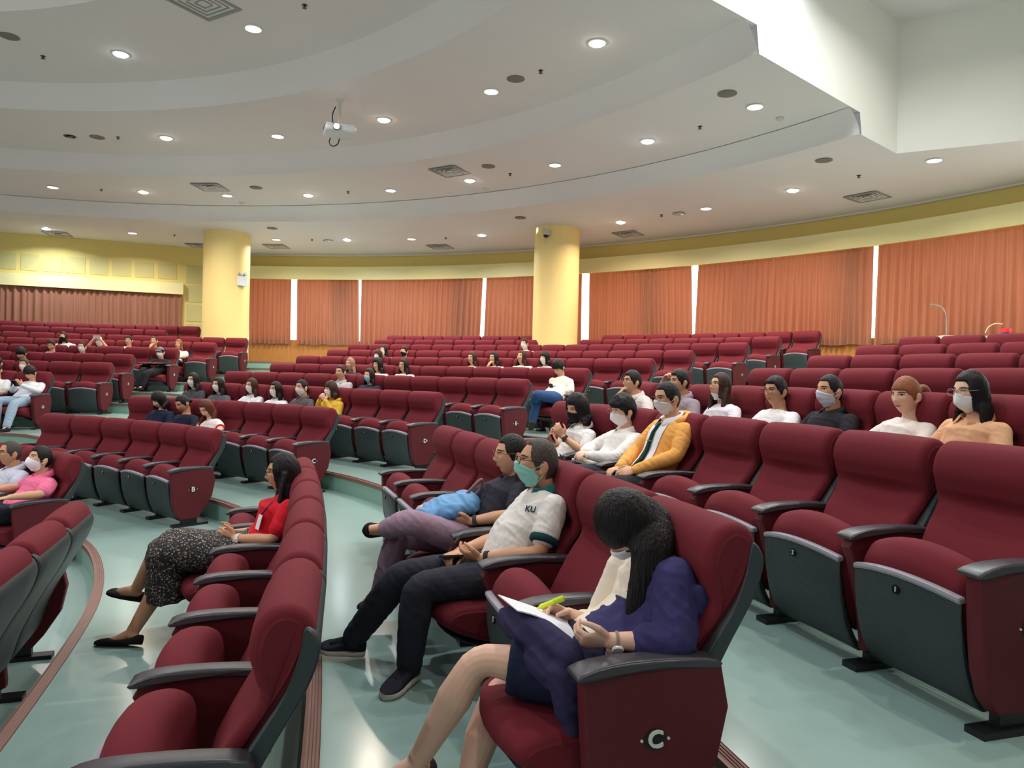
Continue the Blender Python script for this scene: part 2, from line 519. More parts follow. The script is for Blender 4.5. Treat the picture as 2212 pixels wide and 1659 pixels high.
def j_red(J):
    return dict(H=J(613, 1022, 0.0), N=J(628, 1075, 0.0), P=J(545, 1195, 0.0), C=J(594, 1140, 0.0), SL=J(625, 1098, -0.14),
                EL=J(590, 1166, -0.21), WL=J(508, 1164, -0.07), DL=V(0.40, 0.9, 0.20), nL=V(0.85, -0.2, 0.1), handL=((0.7, 0.75, 0.8, 0.85), 0.1),
                ER=J(560, 1150, 0.21), WR=J(505, 1152, 0.07), DR=V(-0.40, 0.9, 0.15), nR=V(-0.85, -0.2, 0.1), handR=((0.7, 0.75, 0.8, 0.85), 0.3),
                KL=J(378, 1212, 0.0), AL=J.onz(288, 1362, 0.08), TL=J.onz(208, 1388, 0.015), KR=J(356, 1176, 0.05), AR=J(296, 1270, 0.10), TR=J(234, 1279, 0.10))
who((1, 2, 0), (1358, 1128), 'the bowed woman with the marker', 'person in a navy cardigan bowed over papers with a yellow marker', yaw=12, pitch=58, hair='longband', skin='fair', top=(238, 226, 208), sleeve='elbow', mask='white', w=0.95, bust=0.01, female=True, vox=0.0036, joints=j_navy, lower='skirt', shoes=(40, 34, 36), hsc=1.04, shoe_style='flat', drape=40, locks=lambda R1, p: [([p.J(1396, 1138, -0.05), p.J(1408, 1180, -0.085), p.J(1400, 1245, -0.105), p.J(1372, 1328, -0.11)], (0.026, 0.062)), ([p.J(1408, 1128, -0.02), p.J(1426, 1170, -0.05), p.J(1418, 1228, -0.09)], (0.036, 0.048))])
who((1, 2, 2), (1162, 1003), 'the man in the teal-collared polo', 'person in a white polo with teal collar and green face mask', yaw=-6, pitch=-8, hair='receding', hcol='grey', skin='tan', top=(226, 220, 214), sleeve='short', mask='green', glasses=(24, 20, 20), legs=(46, 46, 56), shoes=(36, 36, 46), sole=(206, 196, 184), w=1.04, belly=0.03, vox=0.0036, joints=j_ku, collar=(28, 92, 98), cuff=(26, 62, 66), sl_len=0.62, hsc=1.02, beard=True)
who((1, 2, 3), (1106, 984), 'the woman with the blue bag', 'person in a dark polo and mauve trousers with a blue bag', yaw=0, pitch=0, hair='tied', skin='mid', top=(52, 50, 60), sleeve='short', glasses=(150, 70, 50), legs=(158, 130, 148), shoes=(44, 34, 36), shoe_style='flat', w=1.02, belly=0.02, bust=0.02, female=True, vox=0.0042, joints=j_dark, collar=(46, 44, 54))
def red_locks(R1, p):
    return [([R1((-0.070, 0.00, 0.00)), R1((-0.082, 0.012, -0.08)), p.N + V(-0.09, 0.06, -0.01), p.N + V(-0.085, 0.105, -0.10), p.N + V(-0.07, 0.12, -0.17)], 0.030),
            ([R1((0.070, 0.00, 0.00)), R1((0.080, 0.02, -0.09)), p.N + V(0.08, 0.08, -0.02), p.N + V(0.06, 0.13, -0.11)], 0.026)]
who((1, 1, 4), (613, 1022), 'the woman in the red shirt', 'person in a red shirt and long floral skirt with clasped hands', yaw=4, pitch=2, hair='long', skin='tan', top=(206, 30, 46), sleeve='short', glasses=(24, 18, 18), w=1.0, bust=0.03, female=True, vox=0.0042, joints=j_red, lower='skirt', shoes=(30, 24, 28), shoe_style='flat', locks=red_locks, sl_len=0.66)
# --- row A, middle block
who((2, 0, 0), (86, 993), 'the man in pink', 'person in a pink polo with white mask in the front row', yaw=8, pitch=-16, hair='short', skin='mid', top=(242, 118, 158), sleeve='short', mask='kf', pose='rest', w=1.04, vox=0.006, collar=(238, 110, 150))
who((2, 0, 1), (22, 980), 'the grey-haired man in pale grey', 'person in a pale grey shirt with dark glasses at the left edge', yaw=0, pitch=-4, hair='receding', hcol='grey', skin='tan', top=(196, 196, 212), sleeve='short', glasses=(24, 20, 20), pose='rest', w=1.06, belly=0.02, vox=0.006, collar=(196, 196, 212))
# --- row D, nearest block
def j_orange(J):
    return dict(H=J(1442, 862, 0.0), EL=J(1462, 985, -0.22), WL=J(1370, 1016, -0.10), DL=V(0.2, 1, -0.15), nL=V(0.5, 0, -0.6), ER=J(1372, 975, 0.2), WR=J(1338, 1010, 0.06), DR=V(-0.2, 1, -0.2), nR=V(0, 0, -1))
who((1, 3, 3), (1442, 862), 'the man in the orange hoodie', 'person in an orange hoodie over a white shirt and dark green tie', yaw=4, pitch=6, hair='crop', skin='mid', top=(240, 172, 92), sleeve='long', mask='white', glasses=(60, 34, 28), vox=0.005, joints=j_orange, inner=(236, 234, 238), tie=(24, 56, 48), hood=True, collar=(240, 238, 240), legs=(46, 46, 52))
def j_wshirt(J):
    return dict(H=J(1346, 889, 0.0), EL=J(1330, 990, -0.22), WL=J(1272, 984, -0.02), DL=V(0.7, 0.7, 0.05), nL=V(0, -0.3, -1), ER=J(1275, 968, 0.2), WR=J(1262, 976, 0.05), DR=V(-0.6, 0.75, -0.1), nR=V(0, 0, -1))
who((1, 3, 4), (1346, 889), 'the mop-haired person in white', 'person with a mop of dark hair in a loose white shirt', yaw=2, pitch=4, hair='mop', skin='fair', top=(236, 230, 226), sleeve='long', mask='kf', glasses=(150, 120, 120), vox=0.006, joints=j_wshirt, collar=(236, 232, 228), legs=(60, 60, 70))
def j_phone1(J):
    return dict(H=J(1248, 884, 0.0), EL=J(1262, 978, -0.21), WL=J(1216, 944, -0.10), DL=V(0.15, 0.5, 0.75), nL=V(0.8, -0.4, 0.1), ER=J(1205, 962, 0.18), WR=J(1196, 952, 0.03), DR=V(-0.2, 0.5, 0.7), nR=V(-0.7, -0.5, 0.2))
who((1, 3, 5), (1248, 884), 'the curly-haired woman with a phone', 'person with wavy dark hair, black mask and wristwatch raising a phone', yaw=14, pitch=14, hair='curly', skin='mid', top=(234, 230, 228), sleeve='short', mask='black', vox=0.006, joints=j_phone1, collar=(236, 232, 228), legs=(40, 40, 46), female=True, bust=0.01, w=0.96)
# --- row E, nearest block
who((1, 4, -1), (2098, 848), 'the woman in peach', 'person in a peach blouse with long black hair and clear glasses', yaw=-2, pitch=6, hair='long', skin='fair', top=(226, 172, 134), sleeve='long', mask='kf', glasses=(170, 150, 140), vox=0.006, female=True, bust=0.015, collar=(222, 166, 128))
who((1, 4, 0), (1958, 856), 'the ponytailed woman', 'person with a ginger ponytail in a white top, right side', yaw=6, pitch=6, hair='ponytail', hcol='ginger', skin='fair', top=(240, 228, 222), sleeve='short', vox=0.006, female=True, bust=0.012, w=0.97)
who((1, 4, 1), (1792, 846), 'the man in black', 'person in a black collarless shirt with pale blue mask', yaw=2, pitch=-2, hair='crop', skin='tan', top=(38, 36, 42), sleeve='short', mask='pale', vox=0.006, collar=(34, 32, 38), w=1.04)
who((1, 4, 2), (1676, 846), 'the man in the white T-shirt', 'person in a white T-shirt and thin glasses, no mask', yaw=10, pitch=2, hair='short', skin='tan', top=(238, 234, 236), sleeve='short', glasses=(60, 60, 66), vox=0.006)
who((1, 4, 3), (1556, 836), 'the woman with lowered mask', 'person with long brown hair and a mask lowered under the chin', yaw=4, pitch=-10, hair='long', hcol='brown', skin='mid', top=(226, 220, 226), sleeve='long', mask='chin', glasses=(90, 60, 50), vox=0.006, female=True, bust=0.012,
    locks=lambda R1, p: [([R1((-0.07, 0, -0.02)), R1((-0.08, 0.02, -0.10)), p.N + V(-0.08, 0.08, -0.04), p.N + V(-0.06, 0.12, -0.14)], 0.026), ([R1((0.07, 0, -0.02)), R1((0.08, 0.03, -0.10)), p.N + V(0.08, 0.09, -0.04), p.N + V(0.07, 0.13, -0.14)], 0.026)])
who((1, 4, 4), (1468, 826), 'the man in the checked shirt', 'person in a grey checked shirt mostly hidden behind the orange hoodie', yaw=0, pitch=0, hair='short', skin='tan', top=(150, 132, 140), sleeve='short', pose=('lap', 'head'), vox=0.007, collar=(150, 132, 140))
who((1, 4, 5), (1366, 826), 'the man resting his chin', 'person with dark glasses resting the chin on a hand', yaw=0, pitch=-4, hair='short', skin='mid', top=(206, 194, 190), sleeve='short', glasses=(26, 22, 22), pose=('lap', 'chin'), vox=0.007, collar=(206, 194, 190))
# --- middle block
def j_jeans(J):
    return dict(H=J(1207, 795, 0.0), P=J(1196, 858, 0.0), EL=J(1234, 845, -0.2), WL=J(1212, 845, -0.05), DL=V(0.7, 0.6, 0.3), nL=V(0.3, -0.6, 0.4), ER=J(1196, 838, 0.2), WR=J(1196, 842, 0.06), DR=V(-0.6, 0.7, 0.2), nR=V(-0.3, -0.6, 0.4),
                KL=J(1160, 852, -0.02), AL=J(1152, 872, 0.22), TL=J(1148, 884, 0.24), KR=J(1162, 862, 0.1), AR=J(1150, 912, 0.10), TR=J(1146, 926, 0.12))
who((2, 5, 0), (1207, 795), 'the man in jeans', 'person in blue jeans and cream shirt looking at a phone by the aisle', yaw=6, pitch=32, hair='mop', skin='mid', top=(238, 226, 212), sleeve='long', legs=(54, 84, 128), shoes=(70, 68, 62), vox=0.007, joints=j_jeans)
who((2, 2, 3), (447, 882), 'the red-haired woman', 'person with long reddish hair looking down, red-trimmed white T-shirt', yaw=10, pitch=34, hair='long', hcol='red', skin='fair', top=(238, 228, 226), sleeve='short', cuff=(206, 50, 50), vox=0.008, female=True, sl_len=0.55)
who((2, 2, 4), (395, 872), 'the middle navy jacket', 'person with tied-back hair in a navy jacket next to the red-haired one', yaw=0, pitch=26, hair='tied', skin='tan', top=(30, 34, 54), sleeve='long', vox=0.008)
who((2, 2, 5), (344, 864), 'the bob-haired navy jacket', 'person with black bobbed hair in a navy jacket looking down', yaw=0, pitch=30, hair='bob', skin='fair', top=(30, 36, 60), sleeve='long', vox=0.008)
for i, hx, hy, hr, top, mk, lab, kw in [
        (8, 418, 822, 'long', (70, 70, 76), 'white', 'person with blue-black hair and white mask in a dark grey top', {}),
        (7, 472, 832, 'long', (88, 88, 94), 'white', 'person with white mask and grey top between dark-haired masked neighbours', {}),
        (6, 544, 834, 'long', (236, 236, 240), 'white', 'person in a white shirt with brownish hair over the shoulder, masked', dict(hcol='brown', collar=WH)),
        (5, 596, 842, 'long', (236, 236, 240), 'white', 'person in a white collared shirt with black hair, masked, leaning back', dict(collar=WH)),
        (4, 652, 838, 'tied', (92, 86, 88), 'white', 'person in a grey-brown shirt with tied hair and white mask', dict(collar=(92, 86, 88))),
        (3, 715, 842, 'bob', (226, 184, 70), 'white', 'person in a yellow hoodie holding something near the chest', dict(hcol='brown', pose='chest', hood=True, sleeve='long'))]:
    kw = dict(dict(sleeve='short'), **kw)
    who((2, 3, i), (hx, hy), 'the ' + ' '.join(lab.replace(',', '').split()[:7]), lab, hair=hr, top=top, mask=mk, skin='mid', vox=0.008, female=True, **kw)
who((2, 4, 6), (736, 805), 'the smiling man', 'person with short hair smiling broadly in a light grey shirt', hair='crop', skin='mid', top=(190, 186, 190), sleeve='short', smile=True, vox=0.009, collar=(190, 186, 190), yaw=6)
who((2, 4, 5), (798, 812), 'the person in the dark suit jacket', 'person in a dark suit jacket with light blue mask', hair='long', skin='mid', top=(50, 54, 70), sleeve='long', mask='blue', vox=0.009, yaw=4)
FARP = [((2, 5, 8), 757, 787, 'long', 'blond', (74, 58, 70), None, 'person with blond hair grinning behind the smiling short-haired man', dict(smile=True)),
        ((2, 5, 7), 816, 789, 'curly', 'black', (236, 226, 210), None, 'person with curly black hair in a cream top, face half turned', {}),
        ((2, 5, 6), 872, 790, 'long', 'black', (236, 232, 228), None, 'person with thin glasses and long black hair in a white top', dict(glasses=(60, 50, 50))),
        ((2, 6, 10), 817, 768, 'bob', 'brown', (90, 60, 60), 'white', 'person peeking out below the masked person of the row behind', {}),
        ((2, 7, 12), 829, 757, 'long', 'black', (238, 232, 226), 'white', 'person with long hair, white mask and white top near the wood panelling', {}),
        ((2, 7, 11), 873, 760, 'short', 'black', (238, 232, 226), 'black', 'person with a black mask in the upper middle rows', {}),
        ((2, 6, 6), 1020, 774, 'long', 'brown', (238, 228, 220), None, 'person with fringe and long hair, first of four in the row', {}),
        ((2, 6, 5), 1067, 774, 'long', 'black', (238, 228, 220), None, 'person touching the mouth, second of four long-haired neighbours', dict(pose=('lap', 'chin'))),
        ((2, 6, 4), 1127, 772, 'long', 'brown', (238, 228, 220), None, 'person looking up with long dark hair, third of four neighbours', dict(pitch=-10)),
        ((2, 6, 3), 1177, 774, 'bob', 'black', (238, 232, 228), 'white', 'person with a bob and white mask behind the man in jeans', {}),
        ((2, 8, 8), 1133, 743, 'short', 'brown', (236, 232, 228), 'white', 'person with short brown hair and mask beside the yellow pillar', {}),
        ((3, 3, 0), 66, 806, 'mop', 'black', (228, 230, 238), None, 'person in a white shirt and pale jeans looking down at a phone', dict(pitch=34, sleeve='long', legs=(150, 170, 190), pose='phone', joints=lambda J: dict(H=J(66, 806, 0.0), KL=J(30, 872, -0.16), AL=J(14, 922, -0.2)))),
        ((3, 3, 1), -8, 800, 'short', 'black', (236, 236, 238), None, 'person cut by the left edge, white short sleeve showing', {}),
        ((3, 4, 2), 52, 788, 'short', 'grey', (200, 190, 190), 'white', 'person with greyish hair and white mask behind the jeans wearer', {}),
        ((3, 4, 3), -6, 785, 'short', 'black', (86, 90, 98), None, 'person in dark grey cut by the left edge of the photo', {}),
        ((3, 5, 3), 46, 764, 'mop', 'black', (60, 56, 58), None, 'person with dark hair bending forward near the left edge', dict(pitch=30)),
        ((3, 6, 0), 346, 762, 'short', 'black', (40, 38, 42), 'white', 'person in a grey cap and black top with a writing board', dict(sleeve='long', legs=(28, 28, 32), cap=True, pose='lap', joints=lambda J: dict(H=J(346, 762, 0.0), KL=J(316, 806, -0.12), AL=J(306, 834, -0.10), KR=J(308, 800, 0.10), AR=J(296, 836, 0.08)))),
        ((3, 6, 4), 111, 745, 'short', 'brown', (104, 34, 44), None, 'person in a maroon jacket looking down, far left rows', dict(pitch=24, sleeve='long', inner=(230, 228, 226))),
        ((3, 6, 3), 177, 750, 'tied', 'black', (104, 40, 52), 'white', 'person with white mask in a maroon top, far left rows', {}),
        ((3, 7, 5), 137, 728, 'long', 'brown', (236, 234, 232), 'black', 'person with a black mask and long brown hair in white', {}),
        ((3, 7, 4), 215, 738, 'short', 'black', (196, 176, 160), 'white', 'person holding up a phone with both hands', dict(pose='camera')),
        ((3, 7, 3), 278, 736, 'short', 'black', (238, 236, 236), None, 'person in white with short dark hair facing the camera', {}),
        ((3, 7, 2), 333, 737, 'tied', 'brown', (120, 50, 50), None, 'person resting the face on a hand behind the grey cap', dict(pose=('lap', 'chin'))),
        ((3, 7, 1), 386, 744, 'long', 'ginger', (238, 226, 216), None, 'person with long ginger hair in a pale top beside the aisle', {})]
for seat, hx, hy, hr, hc, top, mk, lab, kw in FARP:
    kw = dict(dict(sleeve='short'), **kw)
    who(seat, (hx, hy), 'the ' + ' '.join(lab.replace(',', '').split()[:7]), lab, hair=hr, hcol=hc, top=top, mask=mk, skin='mid', vox=0.0095, **kw)
# ------------------------------------------------------------------ auditorium chair (local: +y faces the stage, +x along the row)
M_fab = mat('maroon_upholstery', (110, 32, 42), 0.85, 0.10, 160, 0.25, 420, sheen=0.18, spec=0.25)
M_shell = mat('grey_green_shell', (50, 60, 62), 0.5, 0.06, 40, 0.12, 150)
M_perf = mat('perforated_seat_shell', (50, 60, 62), 0.5, 0.06, 40)
_nt = M_perf.node_tree; _v = _nt.nodes.new('ShaderNodeTexVoronoi'); _v.inputs['Scale'].default_value = 95; _v.inputs['Randomness'].default_value = 0.0
_b = _nt.nodes.new('ShaderNodeBump'); _b.inputs['Strength'].default_value = 0.55; _b.inputs['Distance'].default_value = 0.004
_nt.links.new(_nt.nodes['Texture Coordinate'].outputs['Object'], _v.inputs['Vector']); _nt.links.new(_v.outputs['Distance'], _b.inputs['Height']); _nt.links.new(_b.outputs[0], _nt.nodes['Principled BSDF'].inputs['Normal'])
M_rim = mat('pale_seat_rim', (150, 146, 156), 0.45, 0.05, 20)
M_arm = mat('black_armrest', (60, 57, 63), 0.36, 0.03, 8, spec=0.6)
M_pan = mat('maroon_side_panel', (92, 24, 33), 0.6, 0.10, 60, 0.1, 300, spec=0.35)
M_foot = mat('black_foot_steel', (20, 20, 24), 0.4, 0.05)
M_let = mat('white_letter', (225, 222, 215), 0.5, 0)
M_plate = mat('black_number_plate', (12, 12, 14), 0.35, 0)

BACK = cat([(-0.020, 0.345), (-0.066, 0.45), (-0.140, 0.58), (-0.206, 0.675), (-0.200, 0.74), (-0.184, 0.80), (-0.196, 0.862), (-0.232, 0.908), (-0.285, 0.922), (-0.335, 0.895), (-0.352, 0.83), (-0.316, 0.73), (-0.240, 0.60), (-0.165, 0.48), (-0.110, 0.37), (-0.065, 0.32)], 3)
def back_f(x, y, z):
    c = 1 - min(1, abs(x) / 0.27) ** 2
    if z > 0.70: y += 0.008 * c if y > -0.27 else 0
    else: y -= 0.014 * c
    k = 0.885 + 0.115 * max(0, min(1, (z - 0.50) / 0.22))
    return (x * k, y, z + (0.006 * c if z > 0.85 else 0))
SHELLB = cat([(-0.325, 0.868), (-0.357, 0.84), (-0.362, 0.79), (-0.330, 0.70), (-0.258, 0.575), (-0.192, 0.45), (-0.142, 0.34), (-0.112, 0.24), (-0.088, 0.185), (-0.070, 0.20), (-0.075, 0.30), (-0.115, 0.42), (-0.192, 0.56), (-0.278, 0.70), (-0.312, 0.80)], 3)
CUSH_UP = cat([(0.180, 0.432), (0.168, 0.472), (0.130, 0.515), (0.070, 0.520), (0.022, 0.488), (0.006, 0.41), (0.0, 0.30), (0.015, 0.19), (0.06, 0.12), (0.10, 0.15), (0.145, 0.26), (0.172, 0.37)], 3)
def cush_up_f(x, y, z):
    c = 1 - min(1, abs(x) / 0.24) ** 2
    return (x, y + 0.03 * c * max(0, min(1, (z - 0.1) / 0.3)), z + (0.058 * c if z > 0.36 else 0.058 * c * max(0, z / 0.36 - 0.3)))
SHELL_UP = cat([(0.187, 0.428), (0.201, 0.425), (0.203, 0.37), (0.193, 0.27), (0.168, 0.165), (0.130, 0.085), (0.085, 0.045), (0.06, 0.055), (0.10, 0.10), (0.143, 0.19), (0.172, 0.30), (0.185, 0.38)], 3)
RIM_UP = cat([(0.178, 0.424), (0.206, 0.421), (0.208, 0.440), (0.182, 0.443)], 2)
CUSH_DN = cat([(-0.14, 0.19), (-0.155, 0.27), (-0.14, 0.335), (0.0, 0.332), (0.15, 0.345), (0.27, 0.345), (0.335, 0.320), (0.345, 0.280), (0.29, 0.235), (0.15, 0.185), (-0.02, 0.14), (-0.10, 0.14)], 3)
def cush_dn_f(x, y, z):
    c = 1 - min(1, abs(x) / 0.24) ** 2
    return (x, y + (0.055 * c if y > 0.2 else 0), z + (0.02 * c if z > 0.30 else 0))
SHELL_DN = cat([(-0.13, 0.138), (-0.02, 0.130), (0.15, 0.172), (0.27, 0.212), (0.285, 0.205), (0.16, 0.150), (-0.02, 0.108), (-0.13, 0.112)], 2)
ARM = cat([(-0.195, 0.558), (-0.08, 0.570), (0.07, 0.572), (0.17, 0.563), (0.225, 0.545), (0.222, 0.528), (0.16, 0.530), (0.05, 0.540), (-0.08, 0.540), (-0.195, 0.532)], 2)
def arm_f(x, y, z): 
    k = 1.0 + 0.35 * max(0, (y - 0.05) / 0.17)
    return (x * k, y, z)
SIDE = cat([(0.196, 0.535), (0.192, 0.44), (0.165, 0.33), (0.135, 0.22), (0.118, 0.10), (0.10, 0.06), (-0.06, 0.06), (-0.085, 0.10), (-0.075, 0.25), (-0.105, 0.40), (-0.178, 0.535)], 2)
ENDP = [(0.205, 0.535), (0.200, 0.42), (0.190, 0.30), (0.180, 0.215), (0.150, 0.12), (0.110, 0.07), (-0.06, 0.07), (-0.115, 0.135), (-0.20, 0.27), (-0.232, 0.42), (-0.205, 0.545), (0.0, 0.545)]
def plate(prof, w): return pillow(prof, w / 2, 0.008, 2, 1)
def part(name, vf, m, parent, ang=None, loc=None):
    o = link(name, mesh(*vf), m, parent, True, ang)
    if loc: o.location = loc
    return o

def make_chair(down=False, number=None, near=True):
    r = empty('auditorium_chair', (0, 0, 0))
    part('backrest', pillow(BACK, 0.264, 0.034, 6, 6, back_f), M_fab, r)
    part('back_shell', pillow(SHELLB, 0.2705, 0.006, 2, 4), M_shell, r)
    if down:
        s = part('seat_cushion', pillow(CUSH_DN, 0.236, 0.024, 4, 6, cush_dn_f), M_fab, r)
        part('seat_shell', pillow(SHELL_DN, 0.20, 0.01, 2, 5, cush_dn_f), M_shell, s)
    else:
        s = part('seat_cushion', pillow(CUSH_UP, 0.236, 0.04, 5, 8, cush_up_f), M_fab, r)
        f2 = lambda x, y, z: (x, y + 0.03 * (1 - (x / 0.24) ** 2) * max(0, min(1, (z - 0.1) / 0.3)), z + 0.03 * (1 - (x / 0.24) ** 2) * max(0, min(1, z / 0.4)))
        sh = part('seat_shell', pillow(SHELL_UP, 0.238, 0.008, 2, 8, f2), M_perf, s)
        part('seat_rim', pillow(RIM_UP, 0.240, 0.004, 1, 10, f2), M_rim, s, 0.6)
        if number:
            mb = MB(); mb.lathe([(0.017, 0), (0.017, 0.006)], (0, 0, 0), 16, 0, Matrix.Rotation(math.radians(-84), 3, 'X'))
            t = textmesh(number, 0.026, 0.002)
            R = Matrix.Rotation(math.pi, 3, 'Z') @ Matrix.Rotation(math.radians(90), 3, 'X')
            mb.add([R @ v.co + Vector((0, 0.007, 0)) for v in t.vertices], [tuple(p.vertices) for p in t.polygons], 1)
            o = mb.build('number_plate', [M_plate, M_let], sh); o.location = (0, 0.229, 0.405)
    side(r, -S / 2)
    return r
def side(r, x):
    part('armrest', pillow(ARM, 0.031, 0.006, 3, 1, lambda a, y, z: (arm_f(a, y, z)[0] + x, y, z)), M_arm, r)
    part('side_panel', [[(a + x, b, c) for a, b, c in plate(SIDE, 0.05)[0]], plate(SIDE, 0.05)[1]], M_pan, r, 0.6)
    foot(r, x)
def foot(r, x, clips=True):
    mb = MB(); mb.box((x, 0.01, 0.012), (0.075, 0.34, 0.024)); mb.box((x, 0.02, 0.05), (0.04, 0.15, 0.06))
    if clips: mb.box((x + 0.03, 0.10, 0.20), (0.014, 0.035, 0.10)); mb.box((x - 0.03, 0.10, 0.20), (0.014, 0.035, 0.10))
    mb.build('foot', M_foot, r)
LETM = {}
def endpanel(r, x, letter, sgn):
    part('armrest', pillow(ARM, 0.033, 0.006, 3, 1, lambda a, y, z: (arm_f(a, y, z)[0] + x, y, z)), M_arm, r)
    P = plate(ENDP, 0.062)
    part('end_panel', [[(a + x, b, c) for a, b, c in P[0]], P[1]], M_pan, r, 0.5)
    foot(r, x, False)
    mb = MB()
    Rb = Matrix.Rotation(math.radians(90), 3, 'Z') @ Matrix.Rotation(math.radians(90), 3, 'X')
    if sgn < 0: Rb = Matrix.Rotation(math.radians(-90), 3, 'Z') @ Matrix.Rotation(math.radians(90), 3, 'X')
    mb.lathe([(0.031, -0.001), (0.031, 0.003)], (0, 0, 0), 20, 1, Matrix.Rotation(math.radians(90), 3, 'Y'))
    t = textmesh(letter, 0.066, 0.003)
    mb.add([Rb @ v.co + Vector((sgn * 0.005, 0, 0)) for v in t.vertices], [tuple(p.vertices) for p in t.polygons], 0)
    for dy in (-0.04, 0.04): mb.lathe([(0.004, 0), (0.004, 0.004)], (0, dy, 0), 8, 0, Matrix.Rotation(math.radians(90 * sgn), 3, 'Y'))
    o = mb.build('row_letter', [M_let, M_plate], r); o.location = (x + sgn * 0.032, -0.005, 0.353)
    tag(o, 'white row letter on a black badge')

ORD = ['first', 'second', 'third', 'fourth', 'fifth', 'sixth', 'seventh', 'eighth', 'ninth', 'tenth', 'eleventh', 'twelfth', 'thirteenth', 'fourteenth', 'fifteenth', 'sixteenth', 'seventeenth', 'eighteenth', 'nineteenth', 'twentieth', 'twenty-first']
BLK = {1: 'nearest block', 2: 'middle block', 3: 'far left block'}
PILLAR_GAP = {(2, 9): (8, 9), (2, 10): (9, 10, 11)}
def chair_frame(b, k, i):
    x, y, h = crest(b, k, i + 0.5)
    f = Vector((-math.sin(h), math.cos(h)))
    return x + f.x * 0.30, y + f.y * 0.30, math.atan2(f.y, f.x) - math.pi / 2
def seat_rows():
    proto = {}
    def get(down, num):
        key = (down, num)
        if key not in proto:
            proto[key] = make_chair(down, num); return proto[key], True
        return proto[key], False
    for b, rows in ((1, N1), (2, N2), (3, N3)):
        for k in rows:
            i0, i1 = rows[k] if isinstance(rows[k], tuple) else (0, rows[k])
            for i in range(i0, i1):
                if i in PILLAR_GAP.get((b, k), ()): continue
                x, y, rz = chair_frame(b, k, i)
                dist = math.hypot(x, y); occ = SEATED.get((b, k, i))
                num = None
                if not occ and dist < 13: num = str(i - i0 + 1)
                p, first = get(bool(occ), num)
                r = p if first else copy_tree(p)
                real_end = not (b == 1 and k >= 4 and i == i0)
                if i == i0 and real_end:
                    for c in kids(r):
                        n = c.name.split('.')[0]
                        if n in ('armrest', 'side_panel', 'foot'): bpy.data.objects.remove(c)
                    if first:   # keep an untouched prototype for later copies
                        proto.pop((bool(occ), num))
                    endpanel(r, -S / 2, LET[k], -1)
                if i == i1 - 1:
                    if first: proto.pop((bool(occ), num), None)
                    endpanel(r, S / 2, LET[k], 1)
                r.location = (x, y, FZ[k] + (RISE3 if b == 3 else 0)); r.rotation_euler = (0, 0, rz)
                pos = ORD[i - i0]
                if occ: lab = 'maroon chair with its seat lowered under %s' % occ
                elif i == i0 and real_end: lab = 'empty maroon chair with letter %s panel at near row end, %s' % (LET[k], BLK[b])
                else: lab = 'empty maroon folding chair, %s from near end of row %s, %s' % (pos, LET[k], BLK[b])
                tag(r, lab, 'chair', 'maroon auditorium chairs in rows')
seat_rows()
def onwall(px, py, off=0.0):
    """t along the left wall and z for a pixel"""
    d = ray(px, py); o = lw(0, off)
    # EYE + d*s on the wall line
    A = np.array([[d.x, -ld.x], [d.y, -ld.y]]); s, t = np.linalg.solve(A, np.array([o.x, o.y]))
    return t, CZ + d.z * s
t_hdr, z_ht = onwall(396, 612, 0.16); _, z_hb = onwall(394, 636, 0.16)
flat('trim_pelmet_left', t_hdr, 13, z_hb, z_ht, 0.0, M_cream, 0.16)
mbp = None
for a in range(9):
    x0 = 382 - a * 49.5; 
    ta, zt = onwall(x0, 570); tb, _ = onwall(x0 - 40, 570)
    _, zt = onwall(382, 571); _, zb = onwall(382, 604)
    o = flat('trim_acoustic_panel', ta, tb, zb, zt, 0.0, M_panelhole, 0.012)
for (ya, yb) in ((575, 611), (617, 652), (659, 694), (701, 730)):
    ta, zt = onwall(441, ya); tb, zb = onwall(402, yb)
    flat('trim_acoustic_panel', ta, tb, zb, zt, 0.0, M_panelhole, 0.012)

# ------------------------------------------------------------------ pillars
def pillar(px, ytop, dist, r, label, ztop):
    d = ray(px, ytop); p = EYE + d * dist
    mb = MB(); mb.lathe([(r, FZ[8]), (r, ztop + 0.05)], (p.x, p.y, 0), 48)
    o = mb.build('pillar', M_pillar); tag(o, label, 'pillar'); return p
PL = pillar(491, 512, 19.3, 0.585, 'thick round cream pillar carrying a twin-lamp emergency light', 5.28)
PR = pillar(1204, 500, 17.62, 0.550, 'thick round yellow pillar with a dome camera near its top', 5.28)

# ------------------------------------------------------------------ curtains
def curtain_mat(name, c, tr):
    m = mat(name, c, 0.8, 0.30, 3, 0.15, 260, sheen=0.2, stretch=(7, 7, 0.25))  # vertical streaks in the colour paint the dark fold shade of the pleats
    nt = m.node_tree; b = nt.nodes['Principled BSDF']
    t = nt.nodes.new('ShaderNodeBsdfTranslucent'); t.inputs[0].default_value = srgb(*tr)
    mx = nt.nodes.new('ShaderNodeMixShader'); mx.inputs[0].default_value = 0.10
    out = nt.nodes['Material Output']
    nt.links.new(b.outputs[0], mx.inputs[1]); nt.links.new(t.outputs[0], mx.inputs[2]); nt.links.new(mx.outputs[0], out.inputs[0])
    return m
M_curt = curtain_mat('curtain_cloth', (158, 106, 82), (225, 120, 66))
M_rail = mat('curtain_rail', (200, 195, 180), 0.4, 0.02)
def wth(px, py, R=18.72):
    d = ray(px, py); c = Vector(CC); q = Vector((d.x, d.y)); a = q.dot(q); b = -q.dot(c); cc = c.dot(c) - R * R
    s = (-b + math.sqrt(b * b - a * cc)) / a
    return math.atan2(d.y * s - CC[1], d.x * s - CC[0])
